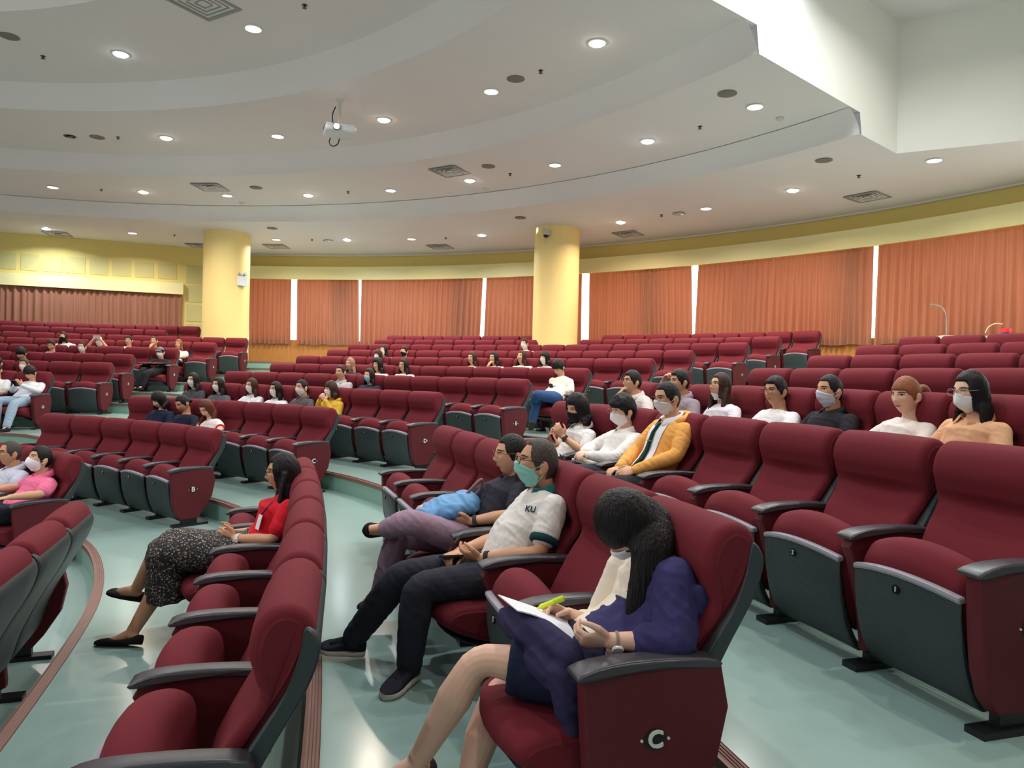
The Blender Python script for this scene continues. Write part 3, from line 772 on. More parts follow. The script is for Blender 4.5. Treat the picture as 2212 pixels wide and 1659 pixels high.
def drape(pos, n_t, z0, z1, amp, seed, gather=0.0):
    """pos(t,zfrac)->(xy, normal); heavy cloth with irregular pleats"""
    rnd = random.Random(seed); nz = 9
    ph = []; x = 0
    w = [0.55 + rnd.random() * 0.9 for _ in range(400)]
    vs = []; fs = []
    cum = np.cumsum([0] + w); 
    for i in range(n_t + 1):
        t = i / n_t
        u = t * n_t / 6.0
        k = int(np.searchsorted(cum, u)) - 1; k = max(k, 0); fr = (u - cum[k]) / w[k]
        base = math.sin(2 * math.pi * fr) * (0.6 + 0.4 * w[k])
        for j in range(nz + 1):
            zf = j / nz
            a = amp * (0.45 + 0.65 * (1 - zf)) + (amp * 0.15 * math.sin(7 * t + 3 * zf + seed))
            p, nrm = pos(t, zf)
            hem = 0.012 * math.sin(u * 1.3 + seed) * (1 - zf) ** 3
            q = p + nrm * (base * a)
            vs.append((q.x, q.y, z0 + (z1 - z0) * zf + hem))
    for i in range(n_t):
        for j in range(nz):
            a = i * (nz + 1) + j
            fs.append((a, a + nz + 1, a + nz + 2, a + 1))
    return vs, fs
CURT = [  # left px top/bottom, right px top/bottom, label
    (538, 538, 631, 629, 'narrow orange brown curtain panel right beside the left pillar'),
    (642, 641, 776, 777, 'orange brown curtain panel between two daylight slits, second right of left pillar'),
    (781, 778, 1044, 1036, 'widest central orange brown curtain between the two pillars'),
    (1051, 1045, 1258, 1256, 'orange brown curtain passing behind the yellow camera pillar'),
    (1273, 1272, 1494, 1497, 'orange brown curtain immediately right of the yellow camera pillar'),
    (1508, 1500, 1886, 1882, 'wide glowing orange curtain between two bright slits on the right'),
    (1896, 1889, 2330, 2330, 'deep orange curtain at the far right behind the gooseneck lamp')]
for i, (lt, lb, rt, rb, lab) in enumerate(CURT):
    a1, a0 = wth(lt, 600), wth(lb, 720); b1, b0 = wth(rt, 570), wth(rb, 720)
    def pos(t, zf, a0=a0, a1=a1, b0=b0, b1=b1):
        L = a0 + (a1 - a0) * zf; Rr = b0 + (b1 - b0) * zf
        th = L + (Rr - L) * t
        x, y = arc_pts(18.72, th); return Vector((x, y, 0)), Vector((-math.cos(th), -math.sin(th), 0))
    n = max(40, int(abs(a0 - b0) * 18.7 / 0.022))
    v, f = drape(pos, n, WZ['cb'] - 0.03, WZ['pel0'] + 0.02, 0.05, 11 + i)
    mb = MB(); mb.add(v, f); o = mb.build('curtain', M_curt, ang=None)
    tag(o, lab, 'curtain', 'orange brown curtains along the back wall')
def pos(t, zf):
    tt = t_hdr + 0.03 + (13 - t_hdr) * t; p = lw(tt, 0.075); return Vector((p.x, p.y, 0)), Vector((ln.x, ln.y, 0))
v, f = drape(pos, 460, 0.55 + CZ, z_hb + 0.02, 0.042, 40)
mb = MB(); mb.add(v, f); o = mb.build('curtain', M_curt, ang=None)
tag(o, 'long brown curtain under the cream pelmet left of the left pillar', 'curtain', 'orange brown curtains along the back wall')
# ------------------------------------------------------------------ ceiling fittings
M_lamp = mat('lamp_white', (255, 255, 255), 0.4, 0, emit=(1.0, 0.97, 0.92, 1), strength=9)
M_lampw = mat('lamp_warm', (255, 240, 225), 0.4, 0, emit=(1.0, 0.86, 0.72, 1), strength=22)
M_lampc = mat('lamp_cool', (235, 245, 255), 0.4, 0, emit=(0.82, 0.93, 1.0, 1), strength=22)
M_trim = mat('lamp_trim', (236, 234, 230), 0.4, 0.02)
M_ventm = mat('vent_metal', (150, 148, 146), 0.45, 0.05)
M_ventd = mat('vent_dark', (46, 42, 40), 0.7, 0.1)
M_spk = mat('speaker_cloth', (128, 120, 110), 0.8, 0.15, 200)
M_spr = mat('sprinkler_metal', (70, 66, 62), 0.35, 0.1, metal=0.6)
M_det = mat('detector_plastic', (206, 200, 186), 0.5, 0.03)
RNAME = ['first', 'first', 'second', 'third', 'outermost']
def oncei(px, py, ring):
    """where a pixel's sight line meets ceiling ring 1..4"""
    d = ray(px, py); z = [0, 4.75, 4.39, 4.0, 3.56][ring] + CZ
    for _ in range(4):
        s = (z - CZ) / d.z; p = EYE + d * s
        r = math.hypot(p.x - CC[0], p.y - CC[1])
        r = min(max(r, RR[ring - 1] + 1e-3), RR[ring] - 1e-3 if ring < 4 else 30)
        z = ceil_z(r)
    return Vector((p.x, p.y, z))
LD = bpy.data.lights
def lamp_data(name, col, w):
    l = LD.new(name, 'AREA'); l.shape = 'DISK'; l.size = 0.2; l.energy = w; l.color = col; l.spread = math.radians(150); return l
L_n = lamp_data('downlight_light', (1.0, 0.96, 0.90), LAMP_W)
L_w = lamp_data('downlight_light_warm', (1.0, 0.84, 0.68), LAMP_W * 1.3)
L_c = lamp_data('downlight_light_cool', (0.84, 0.93, 1.0), LAMP_W * 1.3)
LIGHTS = {1: [(261, 116, 'c'), (547, 61, 'n')],
          2: [(359, 297, 'w'), (600, 294, 'n'), (829, 258, 'w'), (1061, 197, 'n'), (1290, 92, 'w')],
          3: [(114, 404, 'n'), (310, 414, 'w'), (491, 422, 'n'), (666, 421, 'w'), (844, 411, 'n'), (1015, 389, 'w'), (1199, 356, 'n'), (1399, 304, 'c'), (1631, 230, 'n')],
          4: [(100, 493, 'c'), (286, 503, 'n'), (457, 505, 'c'), (597, 517, 'n'), (750, 517, 'c'), (889, 516, 'n'), (1041, 507, 'c'), (1168, 492, 'n'), (1341, 479, 'w'), (1525, 450, 'n'), (1713, 410, 'w'), (2018, 346, 'n')]}
KINDL = {'n': 'flat white', 'w': 'glaring warm', 'c': 'glaring cool blue'}
def downlight(p, k):
    r = empty('downlight', p)
    mb = MB(); mb.lathe([(0.105, 0.0), (0.125, -0.004), (0.122, -0.012), (0.106, -0.016), (0.104, 0.0)], (0, 0, 0), 28)
    mb.build('trim_ring', M_trim, r)
    mb = MB()
    if k == 'n': mb.lathe([(0.104, -0.001), (0.104, -0.010)], (0, 0, 0), 24)
    else: mb.ell((0, 0, -0.012), (0.10, 0.10, 0.035), None, 20, 10)
    mb.build('lamp_glass', {'n': M_lamp, 'w': M_lampw, 'c': M_lampc}[k], r)
    lo = bpy.data.objects.new('lamp_light', {'n': L_n, 'w': L_w, 'c': L_c}[k]); COL.objects.link(lo)
    lo.parent = r; lo.location = (0, 0, -0.06)
    return r
for ring, L in LIGHTS.items():
    for j, (px, py, k) in enumerate(L):
        r = downlight(oncei(px, py, ring), k)
        tag(r, '%s recessed downlight, %s from the left in the %s ceiling ring' % (KINDL[k], ORD[j], RNAME[ring]), 'ceiling light', 'round downlights in the stepped ceiling')
# downlights of the rings beyond the frame and over the stage side light the hall too
for (x, y, z, k) in [(-6.5, 5.2, 4.75, 'n'), (-5.2, 2.2, 4.75, 'c'), (-8.6, 3.2, 5.1, 'n'), (-10.5, 6.5, 4.75, 'n'), (-7.2, -0.6, 4.75, 'n'), (-12, 10.5, 4.39, 'n'), (-13.5, 14.5, 4.0, 'n'), (-1.2, 4.9, 4.75, 'c'), (0.9, 6.4, 4.75, 'n')]:
    r = downlight(Vector((x, y, ceil_z(math.hypot(x - CC[0], y - CC[1])))), k)
    tag(r, 'recessed downlight in the ceiling above the frame', 'ceiling light', 'downlights above the picture frame')
for (x, y, k) in [(3.35, 8.55, 'c'), (3.0, 7.6, 'c'), (5.4, 8.6, 'n'), (2.2, 3.6, 'n'), (4.6, 6.6, 'n'), (1.0, -0.6, 'n'), (5.6, 3.0, 'w')]:  # unseen lamps, some added to brighten the white bulkheads
    r = downlight(Vector((x, y, VTOP)), k)
    tag(r, 'recessed downlight in the lid of the raised bay', 'ceiling light', 'downlights above the picture frame')

# unseen fill lights added to brighten the ceiling steps and faces, off frame left
for (x, y) in ((-9.5, -1.5), (-6.5, -3.0), (-12.5, 1.5)):
    l = LD.new('stage_wash', 'AREA'); l.shape = 'RECTANGLE'; l.size = 0.6; l.size_y = 0.4; l.energy = 60; l.color = (1.0, 0.96, 0.9)
    o = bpy.data.objects.new('stage_wash_light', l); COL.objects.link(o); o.location = (x, y, 5.0)
    o.rotation_euler = (Vector((0.5, 12.0, 5.6)) - Vector((x, y, 5.0))).to_track_quat('-Z', 'Y').to_euler()
# square air diffusers
def vent(p, rz, s):
    r = empty('ceiling_vent', p, rz)
    fr = MB(); h = s / 2; t = 0.035
    for x, y, w, d in ((0, h - t / 2, s, t), (0, -h + t / 2, s, t), (h - t / 2, 0, t, s - 2 * t), (-h + t / 2, 0, t, s - 2 * t)): fr.box((x, y, -0.008), (w, d, 0.02))
    fr.build('vent_frame', M_ventm, r, smooth=False)
    mb = MB()
    for q in range(4):
        R = Matrix.Rotation(q * math.pi / 2, 3, 'Z')
        for j in range(4):
            a = (h - t) * (1 - j * 0.24); b = a - (h - t) * 0.17
            z0, z1 = -0.012, 0.035
            vs = [R @ Vector(v) for v in ((-a, -a, z0), (a, -a, z0), (b, -b, z1), (-b, -b, z1))]
            mb.add(vs, [(0, 1, 2, 3)], 0)
    mb.build('louvres', [M_ventm], r, smooth=False)
    mb = MB(); mb.box((0, 0, 0.04), (s - 0.04, s - 0.04, 0.004)); mb.build('duct', M_ventd, r, smooth=False)
    return r
VENTS = [(440, 8, 1, 0.66, 'big dark air vent at the top left, cut by the frame'), (455, 404, 3, 0.62, 'square air vent left of centre in the third ceiling ring'), (972, 370, 3, 0.62, 'square air vent beside a warm downlight in the third ceiling ring'),
         (125, 505, 4, 0.6, 'square air vent at the far left of the outermost ceiling ring'), (430, 530, 4, 0.6, 'square air vent half hidden behind the left pillar'), (597, 532, 4, 0.6, 'square air vent just right of the left pillar'), (951, 533, 4, 0.6, 'square air vent between the pillars near the wall'),
         (1357, 505, 4, 0.6, 'square air vent just right of the camera pillar'), (1874, 425, 4, 0.62, 'square air vent farthest right near the curved wall')]
for px, py, ring, s, lab in VENTS:
    p = oncei(px, py, ring); a = math.atan2(p.y - CC[1], p.x - CC[0])
    tag(vent(p + Vector((0, 0, -0.002)), a, s), lab, 'air vent', 'square ceiling air vents')
def fitting(name, px, py, ring, prof, m, lab, cat_, group, n=24):
    mb = MB(); mb.lathe(prof, (0, 0, 0), n); o = mb.build(name, m); o.location = oncei(px, py, ring); tag(o, lab, cat_, group); return o
SPK = [(20, 78, 1, 'round brown ceiling speaker at the far left of the first ring'), (210, 296, 2, 'round ceiling speaker next to the gimbal lamp in the second ring'), (1114, 170, 2, 'round ceiling speaker right of centre in the second ring'),
       (553, 405, 3, 'round ceiling speaker right of the left vent in the third ring'), (1055, 359, 3, 'round ceiling speaker right of the centre vent in the third ring'), (1571, 202, 3, 'round ceiling speaker near the white bulkhead in the third ring'),
       (588, 493, 4, 'round ceiling speaker above the left pillar in the outermost ring'), (1124, 470, 4, 'round ceiling speaker left of the camera pillar, outermost ring'), (1780, 346, 4, 'round ceiling speaker nearest the bulkhead corner, outermost ring')]
for px, py, ring, lab in SPK:
    fitting('ceiling_speaker', px, py, ring, [(0.132, 0.0), (0.135, -0.008), (0.12, -0.014), (0.06, -0.017), (0.002, -0.018)], M_spk, lab, 'speaker', 'round ceiling speakers')
SPR = [(93, 121, 1), (658, 11, 1), (255, 296, 2), (1168, 152, 2), (219, 409, 3), (752, 414, 3), (1102, 375, 3), (1512, 273, 3), (377, 507, 4), (674, 517, 4), (963, 513, 4), (1429, 464, 4), (1855, 379, 4)]
cnt = {}
for px, py, ring in SPR:
    cnt[ring] = cnt.get(ring, 0) + 1
    fitting('sprinkler', px, py, ring, [(0.036, 0.0), (0.036, -0.006), (0.014, -0.008), (0.012, -0.035), (0.030, -0.038), (0.030, -0.042), (0.002, -0.043)], M_spr,
            'small dark sprinkler, %s from the left in the %s ceiling ring' % (ORD[cnt[ring] - 1], RNAME[ring]), 'sprinkler', 'ceiling sprinklers', 12)
for px, py, lab in [(522, 437, 'small smoke detector below the left vent in the third ring'), (1050, 408, 'small smoke detector beside a warm lamp in the third ring'), (1685, 255, 'small smoke detector near the white bulkhead')]:
    fitting('smoke_detector', px, py, 3, [(0.062, 0.0), (0.062, -0.014), (0.045, -0.030), (0.03, -0.042), (0.002, -0.043)], M_det, lab, 'smoke detector', 'smoke detectors')
for px, py, lab in [(709, 519, 'white wifi access point on the ceiling between the pillars'), (1467, 460, 'white wifi access point with blue light right of camera pillar')]:
    r = empty('wifi_access_point', oncei(px, py, 4), 0.7)
    v, f = pillow(cat([(-0.11, -0.03), (-0.09, -0.004), (0.09, -0.004), (0.11, -0.03), (0.08, -0.045), (-0.08, -0.045)], 2), 0.11, 0.03)
    part('casing', (v, f), M_det, r)
    mb = MB(); mb.ell((0.0, -0.07, -0.045), (0.012, 0.012, 0.006), None, 8, 6)
    mb.build('indicator_light', mat('blue_led', (120, 120, 255), 0.4, 0, emit=(0.25, 0.3, 1, 1), strength=6), r)
    tag(r, lab, 'access point', 'wifi access points')
r = empty('gimbal_downlight', oncei(151, 294, 2))
mb = MB(); mb.lathe([(0.09, 0.0), (0.11, -0.003), (0.108, -0.012), (0.085, -0.014), (0.084, 0.0)], (0, 0, 0), 24); mb.build('trim_ring', M_spr, r)
mb = MB(); mb.lathe([(0.06, 0.0), (0.06, -0.02), (0.03, -0.022), (0.002, -0.015)], (0, 0, 0), 16, 0, Matrix.Rotation(0.5, 3, 'X')); mb.build('lamp_glass', M_ventm, r)
tag(r, 'unlit chrome gimbal lamp beside a speaker in the second ring', 'ceiling light')

# projector on its ceiling pole
M_proj = mat('projector_white', (222, 226, 230), 0.4, 0.02)
M_projg = mat('projector_grey', (110, 110, 112), 0.6, 0.05)
M_cable = mat('black_cable', (25, 25, 28), 0.5, 0)
pt = oncei(735, 216, 2); d = ray(733, 284); pb = EYE + d * (pt.y / d.y)
r = empty('projector', (pb.x, pb.y, pb.z), math.radians(200))
h = pt.z - pb.z
mb = MB(); mb.lathe([(0.07, h), (0.07, h - 0.012), (0.03, h - 0.05), (0.03, 0.10), (0.055, 0.08), (0.055, 0.06)], (0, 0, 0), 16)
mb.build('mount_pole', M_det, r)
v, f = pillow(cat([(-0.21, -0.055), (-0.225, 0.0), (-0.21, 0.06), (0.19, 0.06), (0.215, 0.02), (0.20, -0.06), (0.0, -0.075)], 3), 0.24, 0.03)
body = part('body', (v, f), M_proj, r)
mb = MB()
for i in range(7): mb.box((0.245, -0.12 + i * 0.034, 0.035), (0.006, 0.02, 0.028))
mb.build('side_grille', M_projg, body, smooth=False)
mb = MB(); mb.lathe([(0.055, 0), (0.058, 0.05), (0.045, 0.055), (0.044, 0.03)], (0, 0, 0), 20, 0, Matrix.Rotation(math.radians(-90), 3, 'X'))
o = mb.build('lens_barrel', M_projg, body); o.location = (0.07, 0.20, 0.0)
mb = MB(); mb.ell((0, 0, 0), (0.043, 0.02, 0.043)); o = mb.build('lens', mat('projector_beam', (230, 245, 255), 0.2, 0, emit=(0.75, 0.92, 1, 1), strength=28), body); o.location = (0.07, 0.245, 0.0)
mb = MB(); mb.tube(cat([(0.06, -0.05, h - 0.10), (0.10, -0.09, h * 0.6), (0.10, -0.11, 0.2), (0.06, -0.14, 0.06)], 5, False), 0.009, 6); mb.tube(cat([(0.10, -0.2, -0.03), (0.13, -0.27, -0.10), (0.08, -0.27, -0.17), (0.0, -0.22, -0.14), (-0.02, -0.16, -0.07)], 5, False), 0.009, 6)
mb.build('cable', M_cable, r)
tag(r, 'white ceiling projector on a pole with its lens glowing', 'projector')

# dome camera on the right pillar, twin-lamp emergency light on the left one
def on_pillar(P, rad, px, py):
    d = ray(px, py); a = d.x * d.x + d.y * d.y; b = -(d.x * P.x + d.y * P.y); c = P.x ** 2 + P.y ** 2 - rad ** 2
    s = (-b - math.sqrt(max(b * b - a * c, 0))) / a; q = EYE + d * s
    return q, math.atan2(q.y - P.y, q.x - P.x)
q, a = on_pillar(PR, 0.550, 1184, 503)
r = empty('dome_camera', q, a + math.pi / 2)
mb = MB(); mb.box((0, -0.05, 0.02), (0.05, 0.12, 0.05)); mb.box((0, -0.005, 0.0), (0.10, 0.012, 0.14)); mb.build('bracket', M_det, r)
mb = MB(); mb.lathe([(0.05, 0.06), (0.085, 0.04), (0.085, -0.06), (0.07, -0.075)], (0, -0.12, 0), 20); mb.build('housing', M_det, r)
mb = MB(); mb.ell((0, -0.12, -0.085), (0.062, 0.062, 0.055)); mb.build('dome', mat('smoked_dome', (40, 34, 30), 0.15, 0), r)
tag(r, 'cream dome security camera on the yellow right-hand pillar', 'security camera')
q, a = on_pillar(PL, 0.585, 521, 606)
r = empty('emergency_light', q, a + math.pi / 2)
mb = MB(); mb.box((0, -0.045, -0.02), (0.26, 0.085, 0.24)); mb.build('battery_box', mat('lamp_box_white', (232, 236, 246), 0.4, 0.02), r, smooth=False)
for s in (-1, 1):
    mb = MB(); mb.lathe([(0.02, -0.05), (0.055, 0.02), (0.055, 0.035), (0.002, 0.038)], (0, 0, 0), 16, 0, Matrix.Rotation(math.radians(70), 3, 'X')); mb.tube([(0, 0.0, -0.01), (0, 0.02, -0.06)], 0.008, 6)
    o = mb.build('lamp_head', M_ventm, r); o.location = (s * 0.075, -0.05, 0.165)
tag(r, 'white twin-lamp emergency light on the left pillar', 'emergency light')

# cloth-covered table with gooseneck lamp and red and blue object at the back right
def at(px, py, dist): return EYE + ray(px, py) * dist
zt = 0.715 + CZ
tx = Vector((8.2, 11.1)); ta = math.radians(-22)
def onz(px, py, z):
    d = ray(px, py); return EYE + d * ((z - CZ) / d.z)
c0 = at(2041, 724, 11.0); c1 = at(2330, 716, 10.7)
zt = c0.z
ax = Vector((c1.x - c0.x, c1.y - c0.y)).normalized(); ay = Vector((-ax.y, ax.x))
L = (Vector((c1.x, c1.y)) - Vector((c0.x, c0.y))).length; ang = math.atan2(ax.y, ax.x)
M_cloth = mat('white_tablecloth', (232, 214, 184), 0.85, 0.04, 6)
fz = FZ[8]
r = empty('folding_table', (c0.x, c0.y, fz), ang)
hh = zt - fz
mb = MB(); mb.box((L / 2, 0.35, hh - 0.03), (L - 0.04, 0.66, 0.03)); mb.build('table_top', M_wood, r, smooth=False)
for x, y in ((0.1, 0.08), (L - 0.1, 0.08), (0.1, 0.62), (L - 0.1, 0.62)):
    mb = MB(); mb.tube([(x, y, 0), (x, y, hh - 0.045)], 0.016, 8); mb.build('leg', M_spr, r)
tag(r, 'long table hidden under a white cloth behind the right-hand chairs', 'table')
vs = []; fs = []; N = 60
def hem(u): return 0.008 * math.sin(u * 34) + 0.01 * math.sin(u * 13)
rows = [(-0.03, 0.02, 1.0), (-0.022, hh * 0.5, 0.6), (-0.006, hh - 0.012, 0.1), (0.0, hh, 0), (0.35, hh + 0.001, 0), (0.70, hh, 0), (0.706, hh - 0.012, 0.1), (0.72, hh * 0.5, 0.6), (0.73, 0.02, 1)]
for i in range(N + 1):
    for y, z, k in rows: vs.append((-0.02 + (L + 0.04) * i / N, y + (hem(i / N * 2) * k if y < 0.3 else -hem(i / N * 2) * k), z))
m = len(rows)
for i in range(N):
    for j in range(m - 1): fs.append((i * m + j, (i + 1) * m + j, (i + 1) * m + j + 1, i * m + j + 1))
fs.append(tuple(range(m))); 
mb = MB(); mb.add(vs, fs); o = mb.build('tablecloth', M_cloth); o.location = (c0.x, c0.y, fz); o.rotation_euler = (0, 0, ang)
tag(o, 'white cloth covering the long table at the back right', 'tablecloth')
M_chrome = mat('lamp_chrome', (190, 180, 165), 0.25, 0, metal=0.8)
gp = at(2043, 722, 11.0 + 0.35)
dep = gp.y
def gl(px, py): d = ray(px, py); return EYE + d * (dep / d.y) - Vector((gp.x, gp.y, gp.z))
r = empty('gooseneck_lamp', (gp.x, gp.y, zt + 0.002))
dz = gp.z - zt
P = cat([(0, 0, 0.015), gl(2043, 700), gl(2042, 676), gl(2036, 660), gl(2024, 653), gl(2012, 652)], 6, False)
mb = MB(); mb.tube(P, 0.011, 8); mb.build('neck', M_chrome, r)
mb = MB(); mb.lathe([(0.05, 0), (0.05, 0.012), (0.015, 0.02)], (0, 0, 0), 16); mb.build('base', M_spr, r)
e = Vector(P[-1]); mb = MB(); mb.tube([e, e + Vector((-0.03, 0, -0.004))], 0.017, 8); mb.build('head', M_chrome, r)
tag(r, 'thin gooseneck lamp curving in front of the far right curtain', 'lamp')
rp = at(2173, 714, 11.15)
r = empty('hand_bell', (rp.x, rp.y, zt + 0.002))
mb = MB(); mb.lathe([(0.055, 0), (0.06, 0.05), (0.05, 0.07)], (0, 0, 0), 18); mb.build('base', mat('blue_plastic', (52, 62, 140), 0.4, 0.03), r)
mb = MB(); mb.lathe([(0.06, 0.07), (0.075, 0.09), (0.07, 0.13), (0.02, 0.14)], (0, 0, 0), 18); mb.build('cap', mat('red_plastic', (226, 40, 48), 0.4, 0.03), r)
r.name = 'red_blue_pot'
tag(r, 'small red and blue pot standing on the white-clothed table', 'pot')
mb = MB(); Q = [at(2128, 719, 11.1), at(2136, 706, 11.1), at(2150, 699, 11.1), at(2166, 700, 11.12)]
mb.tube(cat(Q, 6, False), 0.007, 6); tag(mb.build('white_cable', M_cloth), 'pale cable looping beside the red and blue pot', 'cable')
# ------------------------------------------------------------------ people: builders (all in chair-local metres: +y towards the stage, -x is the person's left)
def skin_mat(name, c):
    m = mat(name, c, 0.5, 0.05, 30, spec=0.35)
    b = m.node_tree.nodes['Principled BSDF']
    b.inputs['Subsurface Weight'].default_value = 0.12
    b.inputs['Subsurface Radius'].default_value = (0.01, 0.004, 0.002)
    return m
SKIN = {'fair': skin_mat('skin_fair', (232, 186, 162)), 'mid': skin_mat('skin_mid', (216, 164, 132)), 'tan': skin_mat('skin_tan', (204, 150, 116))}
def hair_mat(name, c):
    return mat(name, c, 0.5, 0.4, 9, 0.6, 12, spec=0.28, stretch=(14, 14, 1.2))
HAIR = {'black': hair_mat('hair_black', (24, 19, 20)), 'brown': hair_mat('hair_brown', (60, 36, 28)), 'red': hair_mat('hair_reddish', (98, 48, 34)), 'ginger': hair_mat('hair_ginger', (146, 88, 56)), 'blond': hair_mat('hair_blond', (158, 122, 98)), 'grey': hair_mat('hair_greying', (74, 64, 60))}
_cm = {}
def cloth(c, kind='knit'):
    key = (c, kind)
    if key not in _cm:
        if kind == 'floral':
            m = mat('floral_print', (34, 34, 34), 0.8, 0.1, 30)
            nt = m.node_tree; b = nt.nodes['Principled BSDF']
            tc = nt.nodes['Texture Coordinate']
            vo = nt.nodes.new('ShaderNodeTexVoronoi'); vo.inputs['Scale'].default_value = 85
            rp = nt.nodes.new('ShaderNodeValToRGB'); rp.color_ramp.elements[0].position = 0.30; rp.color_ramp.elements[1].position = 0.42
            rp.color_ramp.elements[0].color = (1, 1, 1, 1); rp.color_ramp.elements[1].color = (0, 0, 0, 1)
            r2 = nt.nodes.new('ShaderNodeValToRGB')
            r2.color_ramp.elements[0].color = srgb(60, 66, 50); r2.color_ramp.elements[1].color = srgb(205, 192, 160)
            e = r2.color_ramp.elements.new(0.5); e.color = srgb(140, 110, 110)
            mx = nt.nodes.new('ShaderNodeMix'); mx.data_type = 'RGBA'
            mx.inputs['A'].default_value = srgb(26, 27, 27)
            nt.links.new(tc.outputs['Object'], vo.inputs['Vector'])
            nt.links.new(vo.outputs['Distance'], rp.inputs[0]); nt.links.new(vo.outputs['Color'], r2.inputs[0])
            nt.links.new(rp.outputs[0], mx.inputs['Factor']); nt.links.new(r2.outputs[0], mx.inputs['B'])
            nt.links.new(mx.outputs['Result'], b.inputs['Base Color'])
            _cm[key] = m
        elif kind == 'gloss': _cm[key] = mat('shiny_item', c, 0.2, 0)
        else: _cm[key] = mat('cloth', c, 0.85, 0.06, 40, 0.3, 18, sheen=0.15, spec=0.2)
    return _cm[key]
M_eyew = mat('eye_white', (225, 220, 214), 0.3, 0)
M_iris = mat('eye_dark', (22, 14, 12), 0.2, 0)
M_lip = mat('lip', (186, 118, 108), 0.45, 0.03)
M_lens = None

def sstep(a, b, x):
    t = min(1, max(0, (x - a) / (b - a))); return t * t * (3 - 2 * t)
HA, HB_, HC = 0.071, 0.091, 0.113
def head_base(u):
    x, y, z = u
    px, py, pz = HA * x, HB_ * y, HC * z
    t = max(0, -z)
    px *= 1 - 0.30 * t ** 1.6
    if y > 0: py = py * (1 - 0.17 * t) + 0.010 * t * (1 - t)
    else: py *= 1 - 0.30 * t
    if z > 0: px *= 1 + 0.05 * z * (1 - z) * 2
    return Vector((px, py, pz))
def G(px, pz, cx, cz, sx, sz): return math.exp(-((px - cx) / sx) ** 2 - ((pz - cz) / sz) ** 2)
def face_d(x, z):
    d = 0
    ax = abs(x)
    d -= 0.010 * G(ax, z, 0.031, 0.016, 0.017, 0.011)
    d += 0.0035 * G(ax, z, 0.028, 0.034, 0.024, 0.008)
    d += 0.009 * G(x, z, 0, 0.010, 0.009, 0.022) + 0.019 * G(x, z, 0, -0.019, 0.0115, 0.014) + 0.007 * G(ax, z, 0.012, -0.024, 0.008, 0.007)
    d += 0.006 * G(x, z, 0, -0.052, 0.020, 0.011) - 0.0035 * G(x, z, 0, -0.052, 0.020, 0.0022) - 0.004 * G(x, z, 0, -0.068, 0.016, 0.006)
    d += 0.005 * G(x, z, 0, -0.087, 0.018, 0.014) + 0.004 * G(ax, z, 0.042, -0.010, 0.02, 0.02)
    return d
def face_y(x, z, feat=True):
    zz = max(-0.99, min(0.99, z / HC)); t = max(0, -zz)
    f = (1 - 0.30 * t ** 1.6) * (1 + 0.05 * max(0, zz) * (1 - max(0, zz)) * 2)
    xx = max(-0.999, min(0.999, x / (HA * f)))
    yy = math.sqrt(max(0.0, 1 - xx * xx - zz * zz)) if xx * xx + zz * zz < 1 else 0
    p = head_base((xx, yy, zz))
    return p.y + (face_d(x, z) if feat else 0) * min(1, yy * 2)
def sphere_dirs(nu, nv):
    D = []
    for j in range(nv + 1):
        a = math.pi * j / nv
        r = max(1e-3, math.sin(a))
        D.append([Vector((r * math.sin(2 * math.pi * i / nu), r * math.cos(2 * math.pi * i / nu), -math.cos(a))) for i in range(nu)])
    return D
def Mhead(H, yaw, pitch, roll):
    R = Matrix.Rotation(math.radians(yaw), 3, 'Z') @ Matrix.Rotation(math.radians(roll), 3, 'Y') @ Matrix.Rotation(-math.radians(pitch), 3, 'X')
    return lambda p: H + R @ (Vector(p))
def add_head(mb, T, hi=True, ears=True):
    nu, nv = (72, 56) if hi else (36, 28)
    rings = []
    for row in sphere_dirs(nu, nv):
        ring = []
        for u in row:
            p = head_base(u)
            if u.y > 0: p.y += face_d(p.x, p.z) * min(1, u.y * 2)
            ring.append(T(p))
        rings.append(ring)
    mb.loft(rings)
    for s in ((-1, 1) if ears else ()):
        R = Matrix.Rotation(s * 0.35, 3, 'Z') @ Matrix.Rotation(-0.15, 3, 'X')
        e = MB(); e.ell((0, 0, 0), (0.008, 0.019, 0.031), R, 14, 10); e.ell((s * 0.004, -0.006, 0.004), (0.006, 0.016, 0.026), R, 14, 10)
        e.ell((0, 0.006, -0.024), (0.007, 0.010, 0.010), R, 12, 8)
        mb.add([T(Vector(v) + Vector((s * 0.074, -0.010, -0.006))) for v in e.v], e.f)

def capsule(mb, pts, rad, n=14):
    """tapered round-ended limb through points"""
    pts = [Vector(p) for p in pts]
    r0 = rad[0] if not hasattr(rad[0], '__len__') else rad[0]
    d0 = (pts[0] - pts[1]).normalized(); d1_ = (pts[-1] - pts[-2]).normalized()
    sc = lambda r, k: tuple(a * k for a in r) if hasattr(r, '__len__') else r * k
    mr = lambda r: (sum(r) / 2 if hasattr(r, '__len__') else r)
    P = [pts[0] + d0 * mr(rad[0]) * k for k in (0.95, 0.75, 0.4)] + pts + [pts[-1] + d1_ * mr(rad[-1]) * k for k in (0.4, 0.75, 0.95)]
    Rr = [sc(rad[0], 0.3), sc(rad[0], 0.66), sc(rad[0], 0.92)] + list(rad) + [sc(rad[-1], 0.92), sc(rad[-1], 0.66), sc(rad[-1], 0.3)]
    mb.loft(tube_rings(P, Rr, n))
def limb(a, b, c, per=5):
    """joint chain with a softened bend"""
    a, b, c = Vector(a), Vector(b), Vector(c)
    out = []
    ba, bc = (a - b), (c - b)
    k = 0.16
    for t in (0, 0.3, 0.6): out.append(a + (b - a) * t)
    s, e = b + ba * k, b + bc * k
    for t in (0, 0.25, 0.5, 0.75, 1): out.append((1 - t) ** 2 * s + 2 * t * (1 - t) * b + t * t * e)
    for t in (0.4, 0.7, 1): out.append(b + bc * t)
    return out
